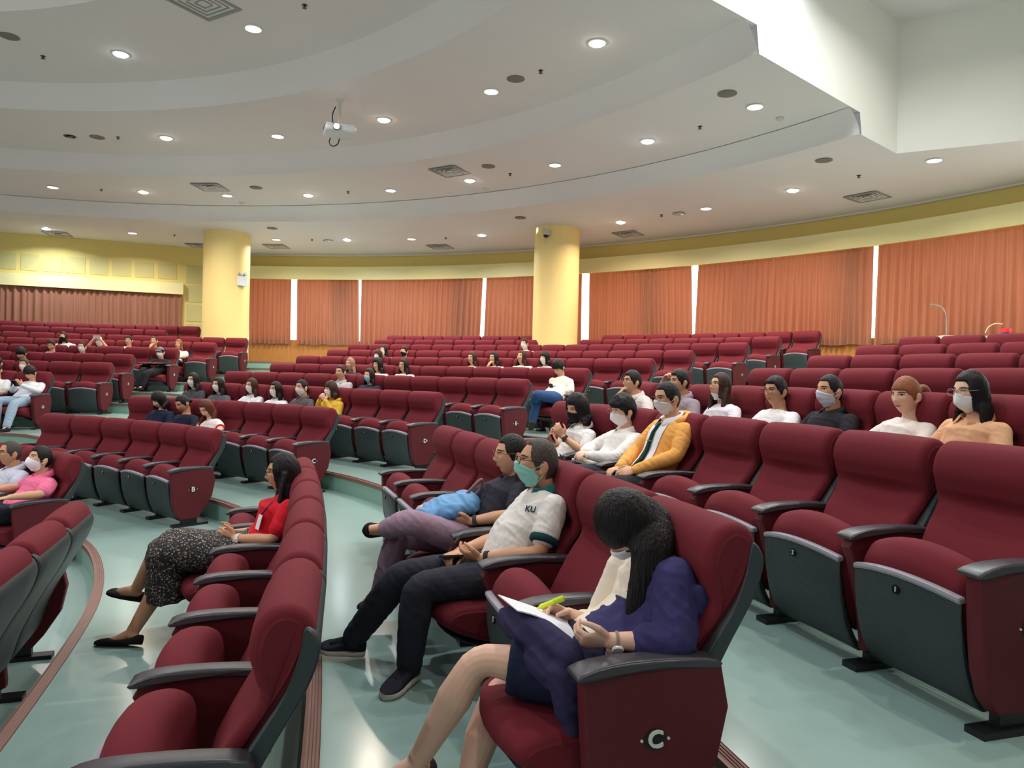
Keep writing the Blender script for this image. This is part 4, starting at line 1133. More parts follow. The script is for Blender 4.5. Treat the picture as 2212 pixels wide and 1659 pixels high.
def lerp(a, b, t): return a + (b - a) * t
def radii(r):  # 11 radii from (start, mid joint, end) with a muscle swell
    a, b, c, sw1, sw2 = r
    return [a, lerp(a, b, 0.3) + sw1, lerp(a, b, 0.6) + sw1 * 0.6] + [b] * 5 + [lerp(b, c, 0.4) + sw2, lerp(b, c, 0.7) + sw2 * 0.4, c]

def add_hand(mb, W, d, n, side, curl=(0.5, 0.5, 0.55, 0.6), thumb=0.5, sc=0.92, spread=0.05):
    """palm, four unequal fingers with knuckle bends and a thumb leaving the side of the palm; n = palm normal"""
    W = Vector(W); d = Vector(d).normalized(); n = Vector(n); n = (n - d * n.dot(d)).normalized()
    a = d.cross(n) * side                       # towards the thumb side
    q = lambda f, s_, h: W + (d * f + a * s_ + n * h) * sc
    def oval(c, w, t, m=16):
        return [c + (a * (w * math.cos(2 * math.pi * k / m)) + n * (t * math.sin(2 * math.pi * k / m))) * sc for k in range(m)]
    mb.loft([oval(q(-0.02, 0, 0), 0.020, 0.016), oval(q(0.0, 0, 0), 0.026, 0.018), oval(q(0.02, 0.0, 0.001), 0.034, 0.017), oval(q(0.045, 0.0, 0.001), 0.040, 0.015), oval(q(0.070, 0.0, 0), 0.041, 0.013), oval(q(0.084, 0.0, 0), 0.038, 0.010), oval(q(0.092, 0, 0), 0.03, 0.005)])
    for i, (off, L, r) in enumerate(((0.030, 0.068, 0.0088), (0.010, 0.076, 0.0092), (-0.010, 0.070, 0.0088), (-0.029, 0.054, 0.0078))):
        c = curl[i]; ang = 0; p = q(0.080 - 0.004 * abs(i - 1), off, -0.001)
        dv = (d + a * ((1.5 - i) * spread)).normalized(); pts = [p - dv * 0.012, p]
        for seg, f in ((0.45, 0.9), (0.30, 1.15), (0.25, 0.7)):
            ang += c * f
            v = dv * math.cos(ang) + n * math.sin(ang)
            p = p + v * (L * seg * sc); pts.append(p)
        capsule(mb, pts, [r * sc, r * sc * 1.05, r * sc, r * sc * 0.95, r * sc * 0.78], 10)
    p = q(0.018, 0.026, 0.004); t = thumb
    v1 = (d * 0.62 + a * 0.72 + n * 0.25 * t).normalized(); v2 = (d * 0.85 + a * (0.45 - 0.3 * t) + n * 0.55 * t).normalized(); v3 = (d * 0.95 + a * (0.2 - 0.4 * t) + n * 0.7 * t).normalized()
    p1 = p + v1 * 0.034 * sc; p2 = p1 + v2 * 0.030 * sc; p3 = p2 + v3 * 0.024 * sc
    capsule(mb, [p, p1, p2, p3], [0.0135 * sc, 0.0115 * sc, 0.0098 * sc, 0.0078 * sc], 10)

def remesh(mb, vox, sm=3, noise_amp=0.0, nscale=14.0, seed=0, stretch=(1, 1, 1)):
    me = mb.mesh()
    o = bpy.data.objects.new('tmp', me); COL.objects.link(o)
    md = o.modifiers.new('r', 'REMESH'); md.mode = 'VOXEL'; md.voxel_size = vox; md.adaptivity = 0.0
    if sm:
        s = o.modifiers.new('s', 'SMOOTH'); s.factor = 0.5; s.iterations = sm
    dg = bpy.context.evaluated_depsgraph_get()
    out = bpy.data.meshes.new_from_object(o.evaluated_get(dg))
    bpy.data.objects.remove(o); bpy.data.meshes.remove(me)
    if noise_amp:
        n = len(out.vertices); co = np.empty(n * 3); no = np.empty(n * 3)
        out.vertices.foreach_get('co', co); out.vertices.foreach_get('normal', no)
        co = co.reshape(-1, 3); no = no.reshape(-1, 3); off = Vector((seed * 1.7, seed * 0.3, seed * 2.1))
        for i in range(n):
            c = co[i]
            x, y, z = c[0] * stretch[0], c[1] * stretch[1], c[2] * stretch[2]
            v = noise.noise(Vector((x * 0.8, (y + z) * 0.35, (z - y) * 1.5)) * nscale * 1.25 + off)
            v2 = noise.noise(Vector((x * 1.2 + z * 0.5, (y - z) * 0.4, (z + y) * 1.3)) * nscale * 1.5 + off)
            co[i] += no[i] * (noise_amp * (1 - 2.0 * abs(v)) * 0.85 + noise_amp * 0.5 * (0.4 - abs(v2)))
        out.vertices.foreach_set('co', co.ravel()); out.update()
    return out

class P: pass
def torso_rings(p, grow=0.0, z0=0, top=1.0):
    """rings from the pelvis P through chest C to the neck base N"""
    A, B, Cc = p.P, p.C, p.N
    fr = [(-0.16, 0.130, 0.080), (-0.06, 0.158, 0.108), (0.08, 0.160, 0.115), (0.26, 0.146, 0.104 + p.belly * 0.8), (0.42, 0.140, 0.100 + p.belly), (0.58, 0.148, 0.104 + p.bust * 0.4 + p.belly * 0.4), (0.74, 0.156, 0.104 + p.bust), (0.86, 0.152, 0.088 + p.bust * 0.2), (0.94, 0.124, 0.070), (1.0, 0.085, 0.058)]
    rings = []
    for t, rx, ry in fr:
        if t < z0 or t > top: continue
        # quadratic spine
        q = (1 - t) ** 2 * A + 2 * t * (1 - t) * B + t * t * Cc
        dv = (2 * (1 - t) * (B - A) + 2 * t * (Cc - B)).normalized()
        u = p.sh * (1 if t > 0.5 else 1)
        ux = Vector((math.cos(p.twist * t), math.sin(p.twist * t), 0)) ; ux = (ux - dv * ux.dot(dv)).normalized()
        w = dv.cross(ux) * 1.0
        m = 28; ring = []
        kx = rx * p.w + grow; ky = ry * p.w + grow
        for k in range(m):
            a = 2 * math.pi * k / m
            c, s = math.cos(a), math.sin(a)
            c = math.copysign(abs(c) ** 0.85, c); s = math.copysign(abs(s) ** 0.85, s)
            ring.append(q + ux * (kx * c) + w * (ky * s) + w * (0.4 * (ky - 0.1 * p.w - grow) if ky > 0.1 * p.w + grow else 0))
        rings.append(ring)
    return rings

SEED = [0]
def person(seat, head, label, yaw=0, pitch=0, roll=0, hair='short', hcol='black', skin='mid', top=(230, 228, 225), sleeve='short', mask=None, glasses=None, legs=(40, 42, 52),
           shoes=(30, 28, 30), pose='lap', w=1.0, belly=0.0, bust=0.0, female=False, vox=0.008, collar=None, joints=None, hsc=1.0, lower='trousers', bare=False, nohands=False, inner=None, hood=False, sl_len=None, cuff=None, locks=None, tie=None, beard=False, smile=False, shoe_style='sneaker', sole=None, drape=None):
    SEED[0] += 1; seed = SEED[0]
    cx, cy, rz = chair_frame(*seat); fz = FZ[seat[1]] + (RISE3 if seat[0] == 3 else 0)
    R = Matrix.Rotation(rz, 3, 'Z'); O = Vector((cx, cy, fz)); Ri = R.transposed()
    def J(px, py, xl):
        d = Ri @ ray(px, py); e = Ri @ (EYE - O)
        s = (xl - e.x) / d.x
        return e + d * s
    p = P(); p.w = w; p.belly = belly; p.bust = bust; p.sh = 1; p.twist = 0.0
    def onz(px, py, z):
        d = Ri @ ray(px, py); e = Ri @ (EYE - O); return e + d * ((z - e.z) / d.z)
    J.onz = onz
    p.J = J; p.fine = vox < 0.0065; p.fine2 = vox < 0.0045
    if female: p.w = w = w * 0.93
    joints = joints(J) if joints else {}
    H = joints.get('H')
    if H is None or seat[0] > 1:
        d_ = Ri @ ray(*head); e_ = Ri @ (EYE - O); t_ = Vector((0.0 - e_.x, -0.10 - e_.y))
        H = e_ + d_ * (t_.dot(Vector((d_.x, d_.y))) / (d_.x ** 2 + d_.y ** 2))
    hs = hsc
    Rh = Matrix.Rotation(math.radians(yaw), 3, 'Z')
    T0 = Mhead(Vector((0, 0, 0)), yaw, pitch, roll)
    T = lambda v: H + T0(Vector(v) * hs)
    p.N = joints.get('N') or Vector((H.x * 0.9, H.y - 0.045 - 0.02 * math.sin(math.radians(pitch)), H.z - 0.150 * hs))
    p.P = joints.get('P') or Vector((H.x * 0.3, max(-0.02, min(0.10, p.N.y + 0.20)), 0.445))
    if 'C' in joints: p.C = joints['C']
    else: p.C = (p.P + p.N) / 2 + Vector((0, -0.06, 0.0))
    N, Pp = p.N, p.P
    sw = 0.160 * w
    up = (p.N - p.C).normalized()
    SL = joints.get('SL') or N + Vector((-sw, 0.0, 0)) - up * 0.055
    SR = joints.get('SR') or N + Vector((sw, 0.0, 0)) - up * 0.055
    # arms
    arms = {}
    for s, Sh in ((-1, SL), (1, SR)):
        k = 'L' if s < 0 else 'R'
        E, Wr, hd, hn = joints.get('E' + k), joints.get('W' + k), joints.get('D' + k), joints.get('n' + k)
        ps = pose if isinstance(pose, str) else pose[0 if s < 0 else 1]
        if E is None:
            if ps == 'lap': E = Vector((s * 0.225, Sh.y + 0.09, 0.575)); Wr = Vector((s * 0.085, E.y + 0.19, 0.545)); hd = Vector((-s * 0.7, 0.7, -0.15)); hn = Vector((-s * 0.2, -0.1, -1))
            elif ps == 'rest': E = Vector((s * 0.262, Sh.y + 0.10, 0.615)); Wr = Vector((s * 0.25, E.y + 0.22, 0.612)); hd = Vector((-s * 0.15, 1, -0.08)); hn = Vector((0, 0, -1))
            elif ps == 'phone': E = Vector((s * 0.215, Sh.y + 0.11, 0.60)); Wr = Vector((s * 0.055, E.y + 0.17, 0.70)); hd = Vector((-s * 0.35, 0.5, 0.55)); hn = Vector((-s * 0.7, -0.6, 0.2))
            elif ps == 'chin': E = Vector((s * 0.14, H.y + 0.16, H.z - 0.34)); Wr = H + T0(Vector((s * 0.03, 0.125, -0.135))); hd = H + T0(Vector((0, 0.09, -0.06))) - Wr; hn = Vector((-s * 0.4, -0.9, 0))
            elif ps == 'camera': E = Vector((s * 0.235, Sh.y + 0.14, Sh.z + 0.02)); Wr = H + T0(Vector((s * 0.09, 0.13, 0.03))); hd = Vector((-s * 0.7, 0.1, 0.6)); hn = Vector((-s * 0.6, -0.6, 0))
            elif ps == 'head': E = Vector((s * 0.24, Sh.y + 0.16, Sh.z + 0.0)); Wr = H + T0(Vector((s * 0.125, 0.10, 0.0))); hd = Vector((-s * 0.5, -0.1, 0.8)); hn = Vector((-s * 0.8, -0.4, 0))
            elif ps == 'chest': E = Vector((s * 0.21, Sh.y + 0.10, Sh.z - 0.22)); Wr = H + Vector((s * 0.06, 0.15, -0.15)); hd = Vector((-s * 0.4, 0.2, 0.8)); hn = Vector((-s * 0.7, -0.5, 0))
        arms[k] = (Sh, E, Wr, Vector(hd), Vector(hn))
    # legs
    lg = {}
    for s in (-1, 1):
        k = 'L' if s < 0 else 'R'
        Hp = joints.get('HP' + k) or Pp + Vector((s * 0.085 * w, 0.02, -0.012))
        K = joints.get('K' + k) or Vector((s * 0.115, Pp.y + 0.40, 0.46))
        A = joints.get('A' + k) or Vector((s * 0.115, Pp.y + 0.42, 0.085))
        Tt = joints.get('T' + k) or A + Vector((s * 0.02, 0.15, -0.05))
        lg[k] = (Hp, K, A, Tt)
    # ---- body: one continuous surface
    mb = MB(); hi = vox < 0.0055
    add_head(mb, T, vox < 0.0075, hair not in ('bob', 'long', 'curly', 'longband'))
    capsule(mb, [H + T0((0, -0.02, -0.05)), lerp(H + T0((0, -0.022, -0.07)), N, 0.6), N - up * 0.02], [0.052 * w ** 0.5, 0.049 * w ** 0.5, 0.060], 20)
    mb.loft(torso_rings(p, -0.006))
    for s, k in ((-1, 'L'), (1, 'R')):
        Sh, E, Wr, hd, hn = arms[k]
        capsule(mb, [N - up * 0.045 + Vector((s * 0.04, 0, 0)), Sh], [0.045, 0.046 * w], 14)
        capsule(mb, limb(Sh, E, Wr), radii((0.045 * w, 0.034 * w, 0.0235, 0.002, 0.006)), 14)
        if nohands: capsule(mb, [Wr, Wr + hd.normalized() * 0.09], [0.025, 0.022], 10)
        else:
            add_hand(mb, Wr, hd, hn, s, *joints.get('hand' + k, ((0.5, 0.5, 0.55, 0.6), 0.5)))
        Hp, K, A, Tt = lg[k]
        capsule(mb, limb(Hp, K, A), radii((0.080 * w, 0.054 * w, 0.033, 0.002, 0.013)), 16)
        d, u, a, base, L = foot_frame(K, A, Tt)
        capsule(mb, [A + u * 0.01, A - u * 0.022 + d * 0.012, base + d * 0.08 + u * 0.024, base + d * (L - 0.045) + u * 0.016], [0.033, 0.034, 0.026, 0.013], 14)
        capsule(mb, [A - u * 0.02, base - d * 0.018 + u * 0.032], [0.030, 0.027], 12)
    # centre drop keeps feet on the floor
    me = remesh(mb, vox, 2)
    body = link('person', me, SKIN[skin]); body.location = O; body.rotation_euler = (0, 0, rz)
    tag(body, label, 'person')
    far = vox > 0.0085
    # ---- face
    if not far or mask is None:
        for s in (-1, 1):
            e = MB(); ex, ez = s * 0.031, 0.015
            y = face_y(ex, ez)
            Rz = Matrix.Rotation(-s * 0.30, 3, 'Z')
            if not smile or not far:
                e.ell((ex, y - 0.0015, ez), (0.0135, 0.0055, 0.0050), Rz, 14, 8, 0)
                e.ell((ex, y + 0.0015, ez), (0.0056, 0.0035, 0.0052), Rz, 12, 8, 1)
            lash = [Vector((ex + dx, face_y(ex + dx, ez + 0.004) + 0.003, ez + 0.0058 - 14 * dx * dx + 0.02 * s * dx)) for dx in (-0.015, -0.008, 0, 0.008, 0.015)]
            e.tube(lash, [0.0008, 0.0016, 0.002, 0.0018, 0.001], 6, 1)
            e.v = [T(v) for v in e.v]
            e.build('eye', [M_eyew, M_iris], body, ang=None)
            b = MB()
            br = [Vector((ex + dx, face_y(ex + dx, 0.036) + 0.0018, 0.0345 - 9 * dx * dx - 0.06 * s * dx)) for dx in (-0.02, -0.01, 0, 0.01, 0.019)]
            b.tube(br, [(0.0014, 0.0014), (0.0026, 0.0026), (0.0030, 0.003), (0.0026, 0.0026), (0.0012, 0.0012)], 6)
            b.v = [T(v) for v in b.v]; b.build('eyebrow', HAIR['black' if hcol in ('blond', 'red', 'ginger', 'grey') else hcol], body, ang=None)
        if mask is None:
            l = MB()
            for zz, hh in ((-0.0490, 0.0028), (-0.0555, 0.0033)):
                wd = 0.025 if smile else 0.021
                ln = [Vector((dx, face_y(dx, zz) + 0.0008, zz + (7 * dx * dx if smile else 1.5 * dx * dx) + (0.001 if zz > -0.052 and abs(dx) > 0.003 else 0))) for dx in np.linspace(-wd, wd, 7)]
                l.tube(ln, [0.0007, hh * 0.6, hh, hh * 0.95, hh, hh * 0.6, 0.0007], 8)
            l.v = [T(v) for v in l.v]; l.build('lips', M_lip, body, ang=None)
    if beard:
        bm_ = MB(); vs = []; fs = []; n = 14
        for j in range(6):
            for i in range(n + 1):
                a = math.radians(-95 + 190 * i / n); zz = -0.060 - 0.009 * j
                x = math.sin(a) * 0.060; q = face_y(x, zz, True) if abs(a) < 1.4 else 0.0
                vs.append(T((x * (1 - 0.05 * j), max(q, 0.0) + 0.0025, zz)))
        for j in range(5):
            for i in range(n): a = j * (n + 1) + i; fs.append((a, a + 1, a + n + 2, a + n + 1))
        bm_.add(vs, fs); bm_.build('stubble_beard', HAIR['grey'], body, ang=None)
    lng = hair in ('bob', 'long', 'curly', 'longband')
    if mask: add_mask(body, T, mask, mask == 'chin', lng)
    if glasses: add_glasses(body, T, glasses, lng)
    add_hair(body, T, T0, H, hair, hcol, hs, seed, far, yaw, locks, p, drape)
    # ---- clothes
    amp = 0.0034
    cv = max(vox, 0.0052)
    mb = MB(); mb.loft(torso_rings(p, 0.008, -0.1 if lower != 'tucked' else 0.0))
    for s, k in ((-1, 'L'), (1, 'R')):
        Sh, E, Wr, hd, hn = arms[k]
        capsule(mb, [N - up * 0.052 + Vector((s * 0.05, 0, 0)), Sh], [0.047, 0.055 * w], 14)
        if sleeve == 'short':
            f = sl_len or 0.62
            capsule(mb, [Sh, lerp(Sh, E, f * 0.5), lerp(Sh, E, f)], [0.057 * w, 0.059 * w, 0.058 * w], 16)
        elif sleeve == 'elbow':
            L = limb(Sh, E, Wr); capsule(mb, L[:9], [0.057 * w] + [0.053 * w] * 2 + [0.050 * w] * 6, 16)
        elif sleeve == 'long':
            capsule(mb, limb(Sh, E, lerp(E, Wr, 0.97)), radii((0.057 * w, 0.047 * w, 0.033, 0.002, 0.004)), 16)
    sm = remesh(mb, cv, 3, amp, 13, seed)
    shirt = link({'short': 'shirt', 'elbow': 'shirt', 'long': 'long_sleeved_top', 'none': 'vest'}[sleeve], sm, cloth(top), body)
    if collar:
        add_collar(body, p, H, T0, collar if collar is not True else top)
    if hood:
        mb = MB(); q = N + Vector((0, -0.075, 0.0)); rr = []
        pts = [N + Vector((math.sin(a) * 0.105, -0.012 - math.cos(a) * 0.085 if abs(a) < 1.9 else -0.012 - math.cos(a) * 0.06, 0.015 + 0.02 * math.cos(a))) for a in np.linspace(-2.5, 2.5, 15)]
        mb.tube(cat(pts, 3, False), [0.012 + 0.028 * math.sin(math.pi * i / 42) for i in range(43)], 10)
        mb.build('hood', cloth(top), body, ang=None)
    if inner: add_front(body, p, inner, tie)
    if cuff:
        for k in arms:
            Sh, E, Wr, _, _ = arms[k]; f = (sl_len or 0.62)
            c = lerp(Sh, E, f + 0.10); dv = (E - Sh).normalized()
            mb = MB(); mb.loft(tube_rings([c - dv * 0.018, c - dv * 0.010, c + dv * 0.010, c + dv * 0.016], [0.057 * w, 0.063 * w, 0.063 * w, 0.055 * w], 20)); mb.build('sleeve_cuff', cloth(cuff), body, ang=None)
    if lower in ('trousers', 'tucked'):
        mb = MB(); mb.loft(torso_rings(p, 0.005, -0.2, 0.2))
        for k in lg:
            Hp, K, A, Tt = lg[k]
            capsule(mb, limb(Hp, K, lerp(K, A, 0.97)), radii((0.088 * w, 0.066 * w, 0.054 * w, 0.003, 0.006)), 18)
        link('trousers', remesh(mb, max(vox, 0.006), 3, amp, 11, seed + 50), cloth(legs), body)
    for k in lg:
        Hp, K, A, Tt = lg[k]
        if shoe_style != 'flat' and not far:
            d, u, a, base, L = foot_frame(K, A, Tt)
            mb = MB(); capsule(mb, [lerp(K, A, 0.82), A, A - u * 0.025 + d * 0.014, base + d * 0.05 + u * 0.038, base + d * 0.085 + u * 0.028], [0.040, 0.038, 0.039, 0.032, 0.026], 14); mb.build('sock', cloth((32, 32, 40)), body, ang=None)
        add_shoe(body, K, A, Tt, shoes, shoe_style, sole)
    p.hit = None; p.body, p.T, p.T0, p.H, p.arms, p.legs, p.O, p.R, p.up = body, T, T0, H, arms, lg, O, R, up
    p.world = lambda v: O + R @ Vector(v)
    return p

def foot_frame(K, A, Tt):
    """sole direction, up, across, point under the ankle, length from ankle to toe tip"""
    f = Tt - A; fl = f.length; f = f / fl; up0 = (K - A).normalized()
    u1 = (up0 - f * f.dot(up0)).normalized(); ph = math.asin(min(0.6, 0.062 / fl))
    d = f * math.cos(ph) + u1 * math.sin(ph); u = u1 * math.cos(ph) - f * math.sin(ph)
    return d, u, d.cross(u), A - u * 0.074, fl * math.cos(ph) + 0.01
def add_shoe(body, K, A, Tt, col, style='sneaker', sole=None):
    d, u, a, base, L = foot_frame(K, A, Tt)
    flat = style == 'flat'
    # (along foot -0.055..1 of L, half width, top height)
    st = [(-0.062, 0.016, 0.050), (-0.055, 0.030, 0.064), (-0.035, 0.037, 0.070), (0.0, 0.038, 0.074), (0.035, 0.039, 0.070), (0.07, 0.042, 0.056), (0.10, 0.045, 0.044), (0.135, 0.044, 0.034), (0.16, 0.036, 0.027), (0.176, 0.020, 0.020), (0.181, 0.008, 0.014)]
    if flat: st = [(-0.060, 0.014, 0.044), (-0.054, 0.027, 0.052), (-0.035, 0.033, 0.050), (0.0, 0.035, 0.034), (0.04, 0.037, 0.026), (0.08, 0.040, 0.026), (0.105, 0.042, 0.036), (0.135, 0.040, 0.032), (0.16, 0.031, 0.025), (0.176, 0.016, 0.018), (0.181, 0.006, 0.012)]
    z0 = 0.018 if sole else 0.0
    def rg(w, lo, hi, n=20):
        out = []
        for y, wx, h in st:
            yy = y if y < 0 else y * (L / 0.181)
            top = (h if hi is None else hi)
            if hi is None and lo >= top - 0.004: top = lo + 0.006
            c = base + d * yy + u * ((lo + top) / 2); hz = (top - lo) / 2
            out.append([c + a * (wx * w * math.copysign(abs(math.cos(t)) ** 0.6, math.cos(t))) + u * (hz * math.copysign(abs(math.sin(t)) ** (0.7 if hi is None else 0.35), math.sin(t))) for t in [2 * math.pi * i / n for i in range(n)]])
        return out
    mb = MB(); mb.loft(rg(1.0, z0, None))
    o = mb.build('shoe', cloth(col), body, ang=0.9)
    if sole:
        mb = MB(); mb.loft(rg(1.08, -0.006, 0.024)); mb.build('sole', cloth(sole), o, ang=0.9)
        mb = MB()
        for i in range(4):
            c = base + d * (0.048 + 0.017 * i) + u * (0.058 - 0.007 * i); mb.tube([c - a * 0.018, c + u * 0.004, c + a * 0.018], 0.0028, 6)
        mb.build('laces', cloth(col), o, ang=None)
    return o

def add_collar(body, p, H, T0, col):
    N = p.N; up = p.up if hasattr(p, 'up') else Vector((0, 0, 1))
    mb = MB(); vs = []; fs = []; n = 30
    for i in range(n + 1):
        a = math.radians(-158 + 316 * i / n)          # 0 = nape
        back = 0.5 + 0.5 * math.cos(a)
        x, y = math.sin(a), -math.cos(a)
        k = 1 + 0.10 * (1 - back)
        z1 = N.z + 0.052 * back + 0.012; 
        yo = N.y + 0.012 * (1 - back) * 2
        r1, r2, r3 = 0.058, 0.066, 0.086 + 0.012 * (1 - back)
        vs += [(N.x + x * r1 * k, yo + y * r1, z1 - 0.03), (N.x + x * r1 * k, yo + y * r1, z1), (N.x + x * r2 * k, yo + y * r2, z1 + 0.003), (N.x + x * r3 * k, yo + y * r3 * 1.02, z1 - 0.044)]
    for i in range(n):
        for j in range(3): q = i * 4 + j; fs.append((q, q + 4, q + 5, q + 1))
    mb.add(vs, fs); o = mb.build('collar', cloth(col), body, ang=None)
    md = o.modifiers.new('t', 'SOLIDIFY'); md.thickness = 0.003
def add_front(body, p, col, tie):
    """open jacket: the shirt front showing between its edges, and a tie"""
    rg = torso_rings(p, 0.016, 0.0, 0.95)
    mb = MB(); vs = []; fs = []; m = 28; ks = [5, 6, 7, 8, 9]
    for r in rg:
        for k in ks:
            a = r[k]; vs.append(a)
    n = len(ks)
    for i in range(len(rg) - 1):
        for j in range(n - 1): q = i * n + j; fs.append((q, q + 1, q + n + 1, q + n))
    mb.add(vs, fs); o = mb.build('shirt_front', cloth(col), body, ang=None)
    if tie:
        mb = MB(); P0 = [(r[7]) for r in rg]
        rings = []
        for i, q in enumerate(P0[::-1]):
            wd = [0.016, 0.018, 0.02, 0.024, 0.028, 0.032, 0.034, 0.036, 0.02][min(i, 8)]
            rings.append([Vector(q) + Vector((dx * wd, dy + 0.010, 0)) for dx, dy in ((-1, 0), (0, 0.006), (1, 0), (0, -0.004))])
        mb.loft(rings); mb.build('necktie', cloth(tie), body, ang=None)
        mb = MB(); q = Vector(P0[3]); mb.box(q + Vector((0, 0.018, 0)), (0.05, 0.004, 0.006)); mb.build('tie_clip', mat('gold', (220, 190, 110), 0.3, 0, metal=0.8), body)

MASKC = {'white': (236, 236, 240), 'black': (28, 28, 34), 'blue': (176, 206, 232), 'green': (150, 216, 204), 'chin': (232, 232, 236), 'kf': (244, 244, 248), 'pale': (214, 224, 240)}
def add_mask(body, T, kind, low=False, lng=False):
    mb = MB(); nx, nz = 18, 12; out = []; inn = []
    z1, z0 = (-0.004, -0.108) if not low else (-0.066, -0.118)
    for j in range(nz + 1):
        t = j / nz
        for i in range(nx + 1):
            s = -1 + 2 * i / nx
            zt = z1 + (0.0 if low else 0.010) * math.exp(-(s / 0.25) ** 2) - 0.018 * abs(s) ** 2.2
            zb = z0 + 0.030 * abs(s) ** 2
            z = zt + (zb - zt) * t
            x = s * (0.066 - 0.012 * t)
            y = face_y(x, max(z, -0.100), False)
            tent = 0.019 * math.exp(-(x / 0.024) ** 2) * math.exp(-((z + 0.03) / 0.04) ** 2)
            if kind == 'kf': tent = 0.030 * math.exp(-(x / 0.03) ** 2) * max(0, 1 - abs(z + 0.05) / 0.058)
            pl = 0.0026 * math.sin(t * math.pi * 6) if kind not in ('kf', 'black') else 0
            y += 0.006 + tent + pl
            if z < -0.100: y -= 0.35 * (-0.100 - z) / 0.01 * 0.006
            out.append(T((x, y, z))); inn.append(T((x, y - 0.004, z)))
    n = (nx + 1); vs = out + inn; o = len(out); fs = []
    for j in range(nz):
        for i in range(nx):
            a = j * n + i; fs.append((a, a + n, a + n + 1, a + 1)); fs.append((o + a, o + a + 1, o + a + n + 1, o + a + n))
    for i in range(nx):
        fs.append((i, i + 1, o + i + 1, o + i)); a = nz * n + i; fs.append((a, o + a, o + a + 1, a + 1))
    for j in range(nz):
        a = j * n; fs.append((a, o + a, o + a + n, a + n)); b = a + nx; fs.append((b, b + n, o + b + n, o + b))
    mb.add(vs, fs)
    m = mb.build('face_mask', cloth(MASKC[kind]), body, ang=None)
    for s in (-1, 1):
        lp = MB()
        ear = Vector((s * 0.079, -0.022, 0.020)); ear2 = Vector((s * 0.080, -0.022, -0.02))
        for zc, e in ((z1 - 0.016, ear), (z0 + 0.030, ear2)):
            x0 = s * (0.065 if zc > -0.05 else 0.054); a = Vector((x0, face_y(x0, zc, False) + 0.006, zc))
            if lng: e = lerp(a, e, 0.55) - Vector((s * 0.002, 0, 0))
            mid = (a + e) / 2 + Vector((s * (0.002 if lng else 0.007), 0, 0))
            lp.tube([T(a), T(mid), T(e)], 0.0016, 5)
        mb2 = lp; mb2.build('ear_loop', cloth(MASKC[kind]), m, ang=None)

def add_glasses(body, T, col, lng=False):
    mb = MB(); r = 0.0016
    for s in (-1, 1):
        cx, cz = s * 0.032, 0.010
        ring = []
        for k in range(20):
            a = 2 * math.pi * k / 20
            x = cx + 0.025 * math.copysign(abs(math.cos(a)) ** 0.75, math.cos(a)); z = cz + 0.018 * math.copysign(abs(math.sin(a)) ** 0.75, math.sin(a))
            ring.append(T((x, 0.103 - 0.10 * abs(x) ** 1.3 * 2.0, z)))
        ring.append(ring[0]); mb.tube(ring, r, 6)
        xo = s * 0.058
        mb.tube([T((xo, 0.103 - 0.2 * abs(xo) ** 1.3, 0.016)), T((s * 0.072, 0.05, 0.017)), T((s * 0.074, 0.025, 0.018))] + ([] if lng else [T((s * 0.078, -0.005, 0.018)), T((s * 0.076, -0.022, 0.006))]), r * 1.1, 6)
    mb.tube([T((-0.008, 0.101, 0.014)), T((0, 0.104, 0.017)), T((0.008, 0.101, 0.014))], r, 6)
    mb.build('glasses', cloth(col, 'gloss'), body, ang=None)

